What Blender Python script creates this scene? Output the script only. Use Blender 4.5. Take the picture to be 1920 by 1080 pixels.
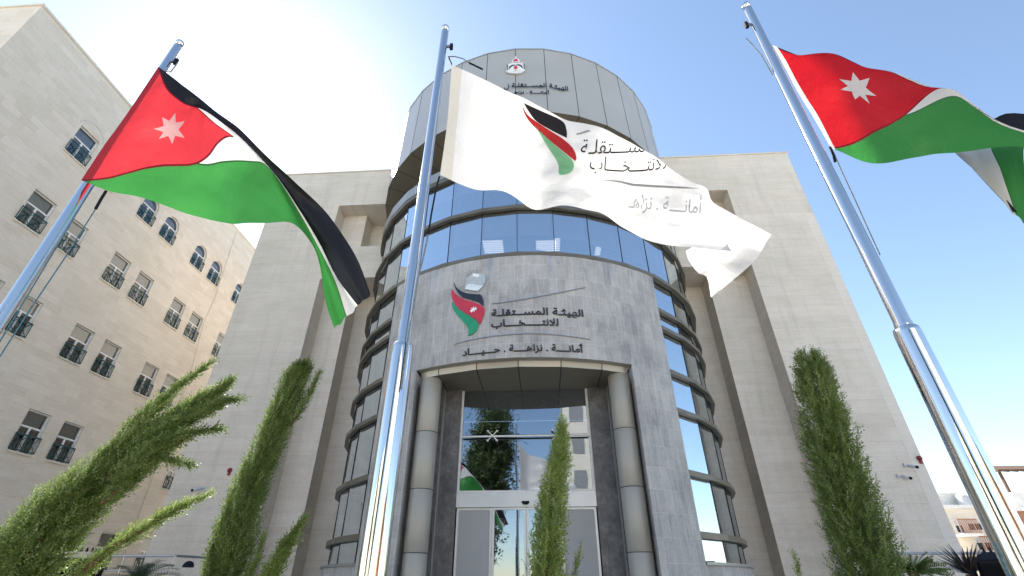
import bpy, bmesh, math, random
import numpy as np
from mathutils import Vector, Matrix
from mathutils.bvhtree import BVHTree
from math import sin, cos, pi, radians as rad

random.seed(7); RNG = np.random.default_rng(11)
SC = bpy.context.scene
COL = SC.collection
for o in list(bpy.data.objects): bpy.data.objects.remove(o)

# ------------------------------------------------------------------ camera
CAM_Z = 1.6; PITCH = rad(32.07); YAW = rad(3.4); FPX = 889.0
cd = bpy.data.cameras.new("camera"); cam = bpy.data.objects.new("camera", cd); COL.objects.link(cam)
cam.location = (0, 0, CAM_Z); cam.rotation_euler = (pi/2 + PITCH, 0, YAW)
cd.sensor_width = 36; cd.lens = FPX/1920*36; cd.clip_start = 0.05; cd.clip_end = 2000
SC.camera = cam

# ------------------------------------------------------------------ light
SUN_AZ, SUN_EL = rad(-41), rad(44.5)        # azimuth measured from +Y towards +X
w = bpy.data.worlds.new("World"); SC.world = w; w.use_nodes = True
nt = w.node_tree; bg = nt.nodes["Background"]
sky = nt.nodes.new("ShaderNodeTexSky"); sky.sky_type = 'NISHITA'; sky.sun_disc = False
sky.sun_elevation = SUN_EL; sky.sun_rotation = SUN_AZ
sky.air_density = 1.0; sky.dust_density = .45; sky.ozone_density = .8; sky.altitude = 900
tn = nt.nodes.new('ShaderNodeMix'); tn.data_type = 'RGBA'; tn.blend_type = 'MULTIPLY'; tn.inputs[0].default_value = 1; tn.inputs[7].default_value = (1.06, 1.02, .94, 1)
nt.links.new(sky.outputs[0], tn.inputs[6]); nt.links.new(tn.outputs[2], bg.inputs[0]); bg.inputs[1].default_value = 0.135
sd = bpy.data.lights.new("sun", 'SUN'); sd.energy = 5.0; sd.angle = rad(0.53); sd.color = (1, .95, .87)
so = bpy.data.objects.new("sun", sd); COL.objects.link(so)
sdir = Vector((sin(SUN_AZ)*cos(SUN_EL), cos(SUN_AZ)*cos(SUN_EL), sin(SUN_EL)))
so.rotation_euler = sdir.to_track_quat('Z', 'Y').to_euler(); so.location = sdir*60
SC.view_settings.view_transform = 'Standard'; SC.view_settings.look = 'None'
SC.view_settings.exposure = 1.33; SC.view_settings.gamma = 1.0; SC.view_settings.use_curve_mapping = False
SC.cycles.use_denoising = True
SC.cycles.max_bounces = 10; SC.cycles.transparent_max_bounces = 16
SC.cycles.caustics_reflective = False; SC.cycles.caustics_refractive = False
SC.cycles.sample_clamp_indirect = 6

# ------------------------------------------------------------------ pixel helper: a point of the photo at a given depth
def ray(px, py):
    a = (px-960)/FPX; b = (540-py)/FPX
    x, y, z = a, cos(PITCH)-b*sin(PITCH), sin(PITCH)+b*cos(PITCH)
    c, s = cos(YAW), sin(YAW)
    return Vector((x*c-y*s, x*s+y*c, z))
def at(px, py, v):
    r = ray(px, py); r = r*(v/r.y); return Vector((r.x, r.y, r.z+CAM_Z))

# ------------------------------------------------------------------ material helpers
def N(t, kind, **kw):
    n = t.nodes.new(kind)
    for k, v in kw.items(): setattr(n, k, v)
    return n
def mat(name):
    m = bpy.data.materials.new(name); m.use_nodes = True
    t = m.node_tree; return m, t, t.nodes["Principled BSDF"]
def setp(p, **kw):
    for k, v in kw.items():
        k = k.replace('_', ' ')
        p.inputs[k].default_value = v if not isinstance(v, tuple) else (*v, 1) if len(v) == 3 else v
def ramp(t, fac, stops):
    r = N(t, "ShaderNodeValToRGB"); e = r.color_ramp.elements
    while len(e) < len(stops): e.new(0.5)
    for i, (p, c) in enumerate(stops):
        e[i].position = p; e[i].color = (*c, 1) if len(c) == 3 else c
    t.links.new(fac, r.inputs[0]); return r.outputs[0]
def mixc(t, fac, a, b, mode='MIX'):
    m = N(t, "ShaderNodeMix", data_type='RGBA', blend_type=mode)
    for s, v in ((0, fac), (6, a), (7, b)):
        if hasattr(v, 'links'): t.links.new(v, m.inputs[s])
        else: m.inputs[s].default_value = v if not isinstance(v, tuple) else (*v, 1)
    return m.outputs[2]
def noise(t, vec, scale, detail=4, rough=.6):
    n = N(t, "ShaderNodeTexNoise"); n.inputs["Scale"].default_value = scale
    n.inputs["Detail"].default_value = detail; n.inputs["Roughness"].default_value = rough
    if vec is not None: t.links.new(vec, n.inputs["Vector"])
    return n.outputs["Fac"]
def mapping(t, vec, scale=(1, 1, 1), loc=(0, 0, 0)):
    m = N(t, "ShaderNodeMapping"); m.inputs["Scale"].default_value = scale; m.inputs["Location"].default_value = loc
    t.links.new(vec, m.inputs["Vector"]); return m.outputs[0]
def uvnode(t): return N(t, "ShaderNodeUVMap").outputs[0]
def obco(t): return N(t, "ShaderNodeTexCoord").outputs["Object"]
def bump(t, p, h, strength=.3, dist=.02):
    b = N(t, "ShaderNodeBump"); b.inputs["Strength"].default_value = strength; b.inputs["Distance"].default_value = dist
    t.links.new(h, b.inputs["Height"]); t.links.new(b.outputs[0], p.inputs["Normal"])

def simple(name, col, rough=.5, metal=0., var=.12, scale=6., bumpy=0.):
    m, t, p = mat(name)
    n = noise(t, obco(t), scale, 5)
    c = ramp(t, n, [(.3, tuple(x*(1-var) for x in col)), (.7, tuple(min(1, x*(1+var)) for x in col))])
    t.links.new(c, p.inputs["Base Color"]); setp(p, Roughness=rough, Metallic=metal)
    if bumpy: bump(t, p, n, bumpy)
    return m

def masonry(name, c1, c2, mortar, bw, bh, msize=.006, blotch=(.55, .5, .42), blotch_amt=.35, offset=.5, rough=.85, streak=0., streak_col=(.6, .6, .6), stretch=(1.2, 9)):
    m, t, p = mat(name); uv = uvnode(t)
    b = N(t, "ShaderNodeTexBrick"); b.offset = offset; b.offset_frequency = 2; b.squash = 1
    b.inputs["Color1"].default_value = (*c1, 1); b.inputs["Color2"].default_value = (*c2, 1); b.inputs["Mortar"].default_value = (*mortar, 1)
    for k, v in (("Scale", 1.), ("Mortar Size", msize), ("Mortar Smooth", .3), ("Bias", 0.), ("Brick Width", bw), ("Row Height", bh)): b.inputs[k].default_value = v
    t.links.new(uv, b.inputs["Vector"])
    big = noise(t, uv, .45, 6, .65); med = noise(t, mapping(t, uv, stretch and (stretch[0], stretch[1], 1)), 1.0, 5, .7); fine = noise(t, uv, 16, 6, .8)
    c = mixc(t, ramp(t, big, [(.42, (0, 0, 0)), (.72, (blotch_amt,)*3)]), b.outputs["Color"], blotch)
    c = mixc(t, .3, c, ramp(t, med, [(.25, (.45,)*3), (.75, (.9,)*3)]), 'OVERLAY')
    c = mixc(t, .26, c, ramp(t, fine, [(.3, (.2,)*3), (.7, (.85,)*3)]), 'OVERLAY')
    if streak:
        s = noise(t, mapping(t, uv, (7, .8, 1) if bw < 5 else (3., .22, 1)), 1.0, 6, .7)
        c = mixc(t, ramp(t, s, [(.5, (0, 0, 0)), (.72, (streak,)*3)]), c, streak_col)
    t.links.new(c, p.inputs["Base Color"]); setp(p, Roughness=rough)
    hgt = mixc(t, .5, b.outputs["Fac"], fine, 'MIX')
    inv = N(t, "ShaderNodeInvert"); t.links.new(hgt, inv.inputs[1]); bump(t, p, inv.outputs[0], .35, .015)
    return m, t, p, c

MAT = {}
MAT['wing'] = masonry('wing_stone', (.70, .62, .52), (.635, .56, .47), (.52, .46, .385), 37., .46, .006, (.50, .455, .39), .6, .37, streak=.35, streak_col=(.44, .40, .34), stretch=(.8, 5))[0]
MAT['wingpale'] = masonry('wing_stone_pale', (.72, .65, .565), (.68, .61, .53), (.60, .54, .47), 3., 1.4, .004, (.58, .52, .45), .5, .37)[0]
MAT['lime'] = masonry('limestone', (.73, .64, .53), (.63, .55, .45), (.62, .55, .46), .62, .27, .004, (.58, .50, .41), .4, .43)[0]
MAT['bgstone'] = masonry('pale_stone', (.74, .66, .53), (.69, .61, .48), (.62, .55, .44), .6, .3, .006)[0]

def stone_mat():
    m, t, p, c = masonry('slate_cladding', (.47, .45, .425), (.36, .345, .33), (.60, .585, .56), .24, .5, .0045,
                         (.14, .14, .15), .75, 0., .55, .8, (.50, .50, .51), (5, .7))
    uv0 = uvnode(t)
    dk = noise(t, mapping(t, uv0, (6, 1.1, 1), (3, 7, 0)), 1.0, 7, .75); pt = noise(t, uv0, .55, 3, .6)
    dm = mixc(t, 1., ramp(t, dk, [(.50, (0, 0, 0)), (.70, (.6,)*3)]), ramp(t, pt, [(.40, (.1,)*3), (.62, (1, 1, 1))]), 'MULTIPLY')
    c = mixc(t, dm, c, (.15, .14, .135))
    lt = noise(t, mapping(t, uv0, (11, 1.0, 1), (9, 2, 0)), 1.0, 7, .75)
    c = mixc(t, ramp(t, lt, [(.54, (0, 0, 0)), (.70, (.7,)*3)]), c, (.58, .57, .555))
    # residue of a removed round crest, a mark left on the stone at one place
    uv = uvnode(t)
    d = N(t, "ShaderNodeVectorMath", operation='DISTANCE'); d.inputs[1].default_value = (-.15, 8.85, 0); t.links.new(uv, d.inputs[0])
    mk = ramp(t, d.outputs["Value"], [(.0, (.1,)*3), (.17, (.55,)*3), (.25, (.8,)*3), (.34, (0, 0, 0))])
    sc = ramp(t, noise(t, uv, 16, 6, .8), [(.50, (0, 0, 0)), (.56, (1, 1, 1))])
    c2 = mixc(t, mixc(t, 1., mk, sc, 'MULTIPLY'), c, (.55, .56, .58))
    t.links.new(c2, p.inputs["Base Color"]); return m
MAT['slate'] = stone_mat()
def marble():
    m, t, p = mat('dark_marble'); uv = uvnode(t)
    n = noise(t, uv, 2.2, 8, .75); v = noise(t, mapping(t, uv, (2, .7, 1)), 5, 8, .8)
    c = ramp(t, n, [(.3, (.06, .058, .06)), (.55, (.15, .145, .15)), (.75, (.28, .27, .265))])
    c = mixc(t, .5, c, ramp(t, v, [(.35, (.2,)*3), (.7, (.9,)*3)]), 'OVERLAY')
    t.links.new(c, p.inputs["Base Color"]); setp(p, Roughness=.45); return m
MAT['marble'] = marble()
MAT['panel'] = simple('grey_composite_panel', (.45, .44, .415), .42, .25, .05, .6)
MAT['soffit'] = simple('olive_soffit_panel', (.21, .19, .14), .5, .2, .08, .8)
MAT['fin'] = simple('dark_bronze_aluminium', (.165, .148, .112), .42, .3, .15, 2)
MAT['fascia'] = simple('grey_fascia', (.34, .34, .33), .4, .4, .06, 1)
MAT['joint'] = simple('joint_shadow_gap', (.03, .03, .03), .8)
MAT['canopy'] = simple('champagne_metal', (.42, .40, .345), .36, .45, .05, .9)
MAT['column'] = simple('column_metal', (.41, .39, .34), .45, .2, .05, .8)
MAT['mullion'] = simple('blue_black_mullion', (.02, .024, .035), .4, .4)
MAT['alu'] = simple('silver_aluminium', (.55, .57, .60), .35, .5, .04, 2)
MAT['frost'] = simple('frosted_panel', (.38, .385, .39), .5, .0, .05, .8)
MAT['white'] = simple('white_frame', (.78, .78, .77), .4)
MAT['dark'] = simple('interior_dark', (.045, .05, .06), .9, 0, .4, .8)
MAT['slab'] = simple('floor_slab', (.25, .25, .25), .8)
MAT['blind'] = simple('lavender_blind', (.55, .53, .60), .8, 0, .06, 1.5)
MAT['letter'] = simple('charcoal_letters', (.022, .024, .03), .4)
MAT['logo_black'] = simple('logo_black', (.018, .022, .035), .35)
MAT['logo_red'] = simple('logo_red', (.55, .03, .06), .35)
MAT['logo_green'] = simple('logo_green', (.015, .30, .14), .35)
MAT['logo_white'] = simple('logo_white', (.85, .85, .85), .4)
MAT['logo_grey'] = simple('logo_grey', (.45, .50, .52), .35)
MAT['logo_pale'] = simple('logo_pale', (.68, .76, .78), .35)
MAT['strip'] = simple('sign_strip', (.36, .375, .40), .35, .5)
MAT['plaster'] = simple('plaque_white', (.75, .75, .76), .4)
MAT['railgreen'] = simple('green_iron', (.02, .075, .07), .45, .2)
MAT['rope'] = simple('rope', (.16, .19, .20), .9, 0, .5, 60)
MAT['ropeblue'] = simple('rope_blue', (.05, .15, .20), .8, 0, .6, 60)
MAT['black'] = simple('black_plastic', (.012, .014, .02), .75)
MAT['black'].node_tree.nodes['Principled BSDF'].inputs['Specular IOR Level'].default_value = .15
MAT['steel'] = simple('rail_steel', (.42, .43, .44), .3, .8)
MAT['greyplastic'] = simple('grey_plastic', (.55, .56, .58), .4)
MAT['red'] = simple('alarm_red', (.22, .01, .01), .4)
MAT['bark'] = simple('bark', (.12, .065, .035), .9, 0, .4, 20, .4)
MAT['tile'] = simple('terracotta', (.34, .16, .09), .8, 0, .3, 5)
MAT['paint'] = simple('white_paint', (.72, .71, .68), .7)
MAT['curtain'] = simple('beige_shutter', (.62, .59, .54), .8)
def chrome():
    m, t, p = mat('polished_steel')
    n = noise(t, mapping(t, obco(t), (14, 14, .6)), 3, 4)
    r = ramp(t, n, [(.3, (.05,)*3), (.8, (.11,)*3)]); t.links.new(r, p.inputs["Roughness"])
    setp(p, Base_Color=(.74, .73, .715), Metallic=1.); return m
MAT['chrome'] = chrome()
def glassmat(name, tint, refl, base=.30, dark=.32):
    m = bpy.data.materials.new(name); m.use_nodes = True; t = m.node_tree; t.nodes.clear()
    out = N(t, "ShaderNodeOutputMaterial"); mx = N(t, "ShaderNodeMixShader")
    tr = N(t, "ShaderNodeBsdfTransparent"); tr.inputs[0].default_value = (*tint, 1)
    gl = N(t, "ShaderNodeBsdfGlossy"); gl.inputs[0].default_value = (*refl, 1); gl.inputs[1].default_value = .012
    lw = N(t, "ShaderNodeFresnel"); lw.inputs[0].default_value = 1.55
    wv = noise(t, mapping(t, obco(t), (1, 1, .6)), .9, 2)
    b = N(t, "ShaderNodeBump"); b.inputs["Strength"].default_value = .05; b.inputs["Distance"].default_value = .05
    t.links.new(wv, b.inputs["Height"]); t.links.new(b.outputs[0], gl.inputs["Normal"])
    ma = N(t, "ShaderNodeMath", operation='MULTIPLY_ADD'); ma.inputs[1].default_value = 1-base; ma.inputs[2].default_value = base
    t.links.new(lw.outputs[0], ma.inputs[0]); t.links.new(ma.outputs[0], mx.inputs[0])
    t.links.new(tr.outputs[0], mx.inputs[1]); t.links.new(gl.outputs[0], mx.inputs[2]); t.links.new(mx.outputs[0], out.inputs[0])
    return m
MAT['glass'] = glassmat('tinted_curtain_glass', (.86, .88, .90), (.84, .93, 1.), .66)
MAT['doorglass'] = glassmat('door_glass', (.35, .37, .38), (.66, .74, .86), .30)
MAT['pane'] = glassmat('window_pane', (.62, .65, .66), (.85, .9, .95), .12)
def star_mask(t, uv, cu, ct, ro, ri, asp, rot):
    """1 inside a seven pointed star of the cloth's weave, drawn in the flag's own coordinates"""
    M = lambda op, *a: (lambda n: ([t.links.new(v, n.inputs[i]) if hasattr(v, 'links') else setattr(n.inputs[i], 'default_value', v) for i, v in enumerate(a)], n.outputs[0])[1])(N(t, "ShaderNodeMath", operation=op))
    sp = N(t, "ShaderNodeSeparateXYZ"); t.links.new(uv, sp.inputs[0])
    x = M('MULTIPLY', M('SUBTRACT', sp.outputs[0], cu), asp); y = M('SUBTRACT', sp.outputs[1], ct)
    r = M('SQRT', M('ADD', M('MULTIPLY', x, x), M('MULTIPLY', y, y)))
    a = M('SUBTRACT', M('ARCTAN2', y, x), rot-pi/7); w_ = 2*pi/7
    m = M('ABSOLUTE', M('SUBTRACT', M('FLOORED_MODULO', a, w_), pi/7))
    px, py = M('MULTIPLY', r, M('COSINE', m)), M('MULTIPLY', r, M('SINE', m))
    bx, by = ri*cos(pi/7), ri*sin(pi/7)
    d = M('SUBTRACT', M('MULTIPLY', M('SUBTRACT', px, ro), by), M('MULTIPLY', py, bx-ro))
    return M('LESS_THAN', d, 0.)
def cloth(name, col, trans=.5, star=None):
    m = bpy.data.materials.new(name); m.use_nodes = True; t = m.node_tree; t.nodes.clear()
    out = N(t, "ShaderNodeOutputMaterial"); mx = N(t, "ShaderNodeMixShader"); mg = N(t, "ShaderNodeMixShader")
    uv = uvnode(t); wv = noise(t, mapping(t, uv, (400, 260, 1)), 1, 2); fo = noise(t, mapping(t, uv, (9, 4, 1)), 1, 5)
    if star: col = mixc(t, star_mask(t, uv, *star[0]), col, star[1])
    c = mixc(t, .10, col, ramp(t, wv, [(.3, (.35,)*3), (.7, (.7,)*3)]), 'OVERLAY')
    d = N(t, "ShaderNodeBsdfDiffuse"); tl = N(t, "ShaderNodeBsdfTranslucent"); gl = N(t, "ShaderNodeBsdfGlossy"); gl.inputs[1].default_value = .42
    b = N(t, "ShaderNodeBump"); b.inputs["Strength"].default_value = .55; b.inputs["Distance"].default_value = .06
    t.links.new(fo, b.inputs["Height"])
    for n in (d, tl, gl):
        if n is not gl: t.links.new(c, n.inputs[0])
        t.links.new(b.outputs[0], n.inputs["Normal"])
    mx.inputs[0].default_value = trans; mg.inputs[0].default_value = .03
    t.links.new(d.outputs[0], mx.inputs[1]); t.links.new(tl.outputs[0], mx.inputs[2])
    t.links.new(mx.outputs[0], mg.inputs[1]); t.links.new(gl.outputs[0], mg.inputs[2]); t.links.new(mg.outputs[0], out.inputs[0])
    return m
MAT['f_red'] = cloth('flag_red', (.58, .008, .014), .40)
MAT['f_redlit'] = cloth('flag_red_backlit', (.58, .035, .045), .50, ((.215, .5, .125, .06, 2., .3), (.46, .26, .26)))  # sun glow through the left flag put into a paler red and pinkish star
MAT['f_green'] = cloth('flag_green', (.045, .26, .05), .44)
MAT['f_black'] = cloth('flag_black', (.012, .011, .014), .12)
MAT['f_white'] = cloth('flag_white', (.74, .73, .72), .41)
MAT['f_seam'] = cloth('flag_red_seam', (.20, .006, .01), .15); MAT['f_gseam'] = cloth('flag_green_seam', (.03, .13, .035), .15)
MAT['f_hem'] = cloth('flag_hem', (.70, .66, .58), .22)
MAT['f_starpale'] = cloth('flag_star_backlit', (.72, .60, .59), .46)
MAT['f_star'] = cloth('flag_star', (.85, .83, .83), .3)
MAT['p_black'] = cloth('print_black', (.022, .016, .016), .2)
MAT['p_red'] = cloth('print_red', (.62, .03, .03), .4)
MAT['p_green'] = cloth('print_green', (.28, .62, .34), .5)
MAT['p_grey'] = cloth('print_grey', (.36, .36, .38), .4)
MAT['p_blue'] = cloth('print_pale_grey', (.46, .46, .49), .4)
def leaf(name, lo, hi, tip, tl=.35, shoots=False):
    m = bpy.data.materials.new(name); m.use_nodes = True; t = m.node_tree; t.nodes.clear()
    out = N(t, "ShaderNodeOutputMaterial"); mx = N(t, "ShaderNodeMixShader")
    g = N(t, "ShaderNodeNewGeometry"); f = g.outputs["Random Per Island"]
    if shoots:   # the age of each shoot: attribute 'age', fresh shoots are paler
        a = N(t, "ShaderNodeAttribute", attribute_name='age'); ma = N(t, "ShaderNodeMath", operation='MULTIPLY_ADD')
        ma.inputs[1].default_value = .45; t.links.new(f, ma.inputs[0])
        mb_ = N(t, "ShaderNodeMath", operation='MULTIPLY'); mb_.inputs[1].default_value = .6; t.links.new(a.outputs["Fac"], mb_.inputs[0]); t.links.new(mb_.outputs[0], ma.inputs[2]); f = ma.outputs[0]
    c = ramp(t, f, [(0., (.13, .06, .025)), (.03, lo), (.55, hi), (1., tip)])
    p = N(t, "ShaderNodeBsdfPrincipled"); p.inputs["Roughness"].default_value = .5
    tr = N(t, "ShaderNodeBsdfTranslucent")
    t.links.new(c, p.inputs["Base Color"]); t.links.new(c, tr.inputs[0]); mx.inputs[0].default_value = tl
    t.links.new(p.outputs[0], mx.inputs[1]); t.links.new(tr.outputs[0], mx.inputs[2]); t.links.new(mx.outputs[0], out.inputs[0])
    return m
MAT['leaf'] = leaf('cypress_leaf', (.055, .105, .022), (.20, .285, .075), (.45, .54, .24), .35, True)
MAT['leafpale'] = leaf('cypress_leaf_pale', (.10, .17, .033), (.29, .39, .10), (.52, .60, .27), .4, True)
MAT['palm'] = leaf('palm_leaf', (.02, .045, .02), (.035, .075, .03), (.06, .11, .04), .15)
MAT['yucca'] = leaf('dark_spiky_leaf', (.03, .022, .022), (.05, .035, .03), (.07, .055, .04), .1)
MAT['tree'] = leaf('tree_leaf', (.03, .06, .015), (.07, .11, .03), (.13, .16, .05), .3)
def paving():
    m, t, p, c = masonry('paving', (.68, .615, .52), (.62, .56, .475), (.45, .41, .35), .6, .6, .01, (.55, .50, .42), .4, 0.)
    return m
MAT['paving'] = paving()
MAT['road'] = simple('asphalt', (.055, .055, .058), .9, 0, .3, 3)
MAT['soil'] = simple('bed_soil', (.10, .07, .045), .95, 0, .4, 6, .5)

# ------------------------------------------------------------------ mesh helpers
class MB:
    def __init__(s): s.v = []; s.f = []; s.m = []; s.mats = []; s.sm = []
    def mi(s, k):
        if k not in s.mats: s.mats.append(k)
        return s.mats.index(k)
    def face(s, pts, k, smooth=False):
        b = len(s.v); s.v += [tuple(p) for p in pts]; s.f.append(tuple(range(b, b+len(pts)))); s.m.append(s.mi(k)); s.sm.append(smooth)
    def raw(s, vs, fs, k, smooth=False):
        b = len(s.v); s.v += [tuple(p) for p in vs]; i = s.mi(k)
        for f in fs: s.f.append(tuple(b+j for j in f)); s.m.append(i); s.sm.append(smooth)
    def box(s, x0, x1, y0, y1, z0, z1, k):
        vs = [(x, y, z) for z in (z0, z1) for y in (y0, y1) for x in (x0, x1)]
        s.raw(vs, [(0, 2, 3, 1), (4, 5, 7, 6), (0, 1, 5, 4), (2, 6, 7, 3), (0, 4, 6, 2), (1, 3, 7, 5)], k)
    def obox(s, c, ax, ay, az, k):
        c = Vector(c); ax, ay, az = Vector(ax), Vector(ay), Vector(az)
        vs = [c+i*ax+j*ay+l*az for l in (-1, 1) for j in (-1, 1) for i in (-1, 1)]
        s.raw(vs, [(0, 2, 3, 1), (4, 5, 7, 6), (0, 1, 5, 4), (2, 6, 7, 3), (0, 4, 6, 2), (1, 3, 7, 5)], k)
    def bar(s, a, b, r, k):
        a, b = Vector(a), Vector(b); d = (b-a); l = d.length; d = d.normalized()
        u = d.orthogonal().normalized(); s.obox((a+b)/2, u*r, d.cross(u)*r, d*(l/2), k)
    def tube(s, pts, rs, k, n=12, cap=True):
        pts = [Vector(p) for p in pts]; vs = []; fs = []
        u = None
        for i, p in enumerate(pts):
            d = (pts[min(i+1, len(pts)-1)]-pts[max(i-1, 0)]).normalized()
            u = d.orthogonal().normalized() if u is None else (u-d*u.dot(d)).normalized()
            w_ = d.cross(u); r = rs[i] if hasattr(rs, '__len__') else rs
            vs += [p+(u*cos(2*pi*j/n)+w_*sin(2*pi*j/n))*r for j in range(n)]
        for i in range(len(pts)-1):
            for j in range(n):
                a = i*n+j; b = i*n+(j+1) % n; fs.append((a, b, b+n, a+n))
        s.raw(vs, fs, k, True)
        if cap: s.face(vs[:n][::-1], k); s.face(vs[-n:], k)
    def lathe(s, c, prof, k, n=32, smooth=True):
        vs = []; fs = []
        for r, z in prof: vs += [(c[0]+r*cos(2*pi*j/n), c[1]+r*sin(2*pi*j/n), c[2]+z) for j in range(n)]
        for i in range(len(prof)-1):
            for j in range(n): a = i*n+j; b = i*n+(j+1) % n; fs.append((a, b, b+n, a+n))
        s.raw(vs, fs, k, smooth)
    def build(s, name, parent=None, uv=None, loc=None, weld=False):
        me = bpy.data.meshes.new(name); me.from_pydata(s.v, [], s.f)
        for k in s.mats: me.materials.append(MAT[k])
        me.polygons.foreach_set('material_index', s.m); me.polygons.foreach_set('use_smooth', s.sm)
        if uv: add_uv(me, uv)
        me.update()
        if weld:
            bm = bmesh.new(); bm.from_mesh(me); bmesh.ops.remove_doubles(bm, verts=bm.verts, dist=1e-5); bm.to_mesh(me); bm.free()
        return link(name, me, parent, loc)
def link(name, me, parent=None, loc=None):
    o = bpy.data.objects.new(name, me); COL.objects.link(o)
    if parent is not None: o.parent = parent
    if loc is not None: o.location = loc
    return o
def add_uv(me, kind):
    L = me.uv_layers.new(name='UVMap'); 
    for p in me.polygons:
        n = p.normal
        for li in p.loop_indices:
            co = me.vertices[me.loops[li].vertex_index].co
            if kind == 'cyl':
                th = math.atan2(co.x-UC, VC-co.y); r = math.hypot(co.x-UC, VC-co.y)
                u, v = (th*R, co.z) if abs(n.z) < .8 else (th*R, r)
            elif abs(n.x) > .7: u, v = co.y, co.z
            elif abs(n.z) > .7: u, v = co.x, co.y
            else: u, v = co.x, co.z
            L.data[li].uv = (u, v)
def tag(o, label=None, cat=None, group=None, kind=None):
    if label: o['label'] = label
    if cat: o['category'] = cat
    if group: o['group'] = group
    if kind: o['kind'] = kind
    return o
def empty(name, loc=(0, 0, 0), label=None, cat=None, group=None):
    o = bpy.data.objects.new(name, None); COL.objects.link(o); o.location = loc; o.empty_display_size = .2
    return tag(o, label, cat, group)
def copy_tree(o, parent=None):
    c = o.copy(); COL.objects.link(c); c.parent = parent
    for ch in list(o.children): copy_tree(ch, c)
    return c

# ================================================================== the office building
R = 6.5; UC = -.3575; VC = 17.81; RG = R-.16; RU = 4.6; RC = 1.02*R; STEP = 10.2; OFF = -1.5
Z = lambda rel: rel+CAM_Z
def P(th, r, z): return (UC+r*sin(rad(th)), VC-r*cos(rad(th)), z)
TH = [OFF+STEP*k for k in range(-11, 12)]
B = empty('office_building', (0, 0, 0), 'grey stone office building with round glass drum, raised lettering and a metal clad crown', 'building')
GROUND = 0.; TERR = 1.0
V0, V1, V2, VB = 16.25, 17.03, 17.85, 30.
ROOF = Z(17.2)
# wings
m = MB()
m.box(-12.4, -9.08, V0, VB, TERR, ROOF, 'wing')
m.box(-9.08, -7.99, V1, VB, TERR, ROOF, 'wing'); m.box(-7.99, -5.6, V2, VB, TERR, ROOF, 'wing')
m.box(-9.08, -6.35, V0, V1, Z(15.05), ROOF, 'wing'); m.box(-7.99, -6.35, V1, V2, Z(15.05), ROOF, 'wing')
m.box(-9.08, -6.35, V0, V1, Z(10.95), Z(12.6), 'wing'); m.box(-7.99, -6.35, V1, V2, Z(10.95), Z(12.6), 'wing')
wl = m.build('stone_wing', B, 'box')
m = MB(); m.box(-12.44, -6.35, V0-.04, V0+.4, ROOF, ROOF+.07, 'wing'); m.build('parapet_cap', wl, 'box')
m = MB()
m.box(8.72, 11.97, V0, VB, TERR, ROOF, 'wing')
m.box(7.17, 8.72, V1, VB, TERR, ROOF, 'wing'); m.box(4.9, 7.17, V2, VB, TERR, ROOF, 'wing')
m.box(5.63, 8.72, V0, V1, Z(15.05), ROOF, 'wing'); m.box(5.63, 7.17, V1, V2, Z(15.05), ROOF, 'wing')
m.box(5.63, 8.72, V0, V1, Z(10.95), Z(12.6), 'wing'); m.box(5.63, 7.17, V1, V2, Z(10.95), Z(12.6), 'wing')
wr = m.build('stone_wing', B, 'box')
m = MB(); m.box(11.60, 11.974, V0-.004, V0+.2, TERR, Z(13.5), 'wingpale'); m.build('corner_strip', wr, 'box')  # paler strip down the wing's outer edge, set just proud of it
m = MB(); m.box(5.63, 12.01, V0-.04, V0+.4, ROOF, ROOF+.07, 'wing'); m.build('parapet_cap', wr, 'box')

def arc_strip(mb, t0s, r0, r1, z0, z1, k, ends=True):
    """a ring section along the facet vertices t0s, between radii r0<r1 and heights z0<z1"""
    for a, b in zip(t0s[:-1], t0s[1:]):
        q = [P(a, r0, z0), P(b, r0, z0), P(b, r1, z0), P(a, r1, z0), P(a, r0, z1), P(b, r0, z1), P(b, r1, z1), P(a, r1, z1)]
        mb.raw(q, [(0, 1, 2, 3)[::-1], (4, 5, 6, 7), (3, 2, 6, 7)[::-1], (0, 1, 5, 4)], k)
    if ends:
        for a in (t0s[0], t0s[-1]): mb.face([P(a, r0, z0), P(a, r1, z0), P(a, r1, z1), P(a, r0, z1)], k)
def clipped(lo, hi): return [lo]+[t for t in TH if lo+.3 < t < hi-.3]+[hi]
SL, SR = -39.5, 38.3                      # the stone front's edges in degrees
LV = [.45, .93, 2.32, 3.92, 5.02, 6.4, 7.0, 8.22, 10.1, 12.0, 14.6]
A0, A1 = -112.5, 110.
# glass, band by band, each facet a flat pane with a trace of misalignment
for i in range(len(LV)-1):
    z0, z1 = Z(LV[i]), Z(LV[i+1])
    rngs = [(A0, SL), (SR, A1)] if LV[i] < 8 else [(A0, A1)]
    for lo, hi in rngs:
        T = clipped(lo, hi); m = MB()
        for a, b in zip(T[:-1], T[1:]):
            j = lambda: (RG if LV[i] < 11.9 else RU)+random.uniform(-.006, .006)
            m.face([P(a, j(), z0), P(b, j(), z0), P(b, j(), z1), P(a, j(), z1)], 'glass')
        m.build('glass_band', B)
# mullions
for t in TH:
    m = MB(); z0 = Z(8.22) if SL < t < SR else Z(.45)
    c = Vector(P(t, RG+.005, 0)); d = Vector((sin(rad(t)), -cos(rad(t)), 0)); s = Vector((d.y, -d.x, 0))
    m.obox((c.x, c.y, (z0+Z(12.))/2), s*.009, d*.008, Vector((0, 0, (Z(12.)-z0)/2)), 'mullion')
    m.build('mullion', B)
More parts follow.
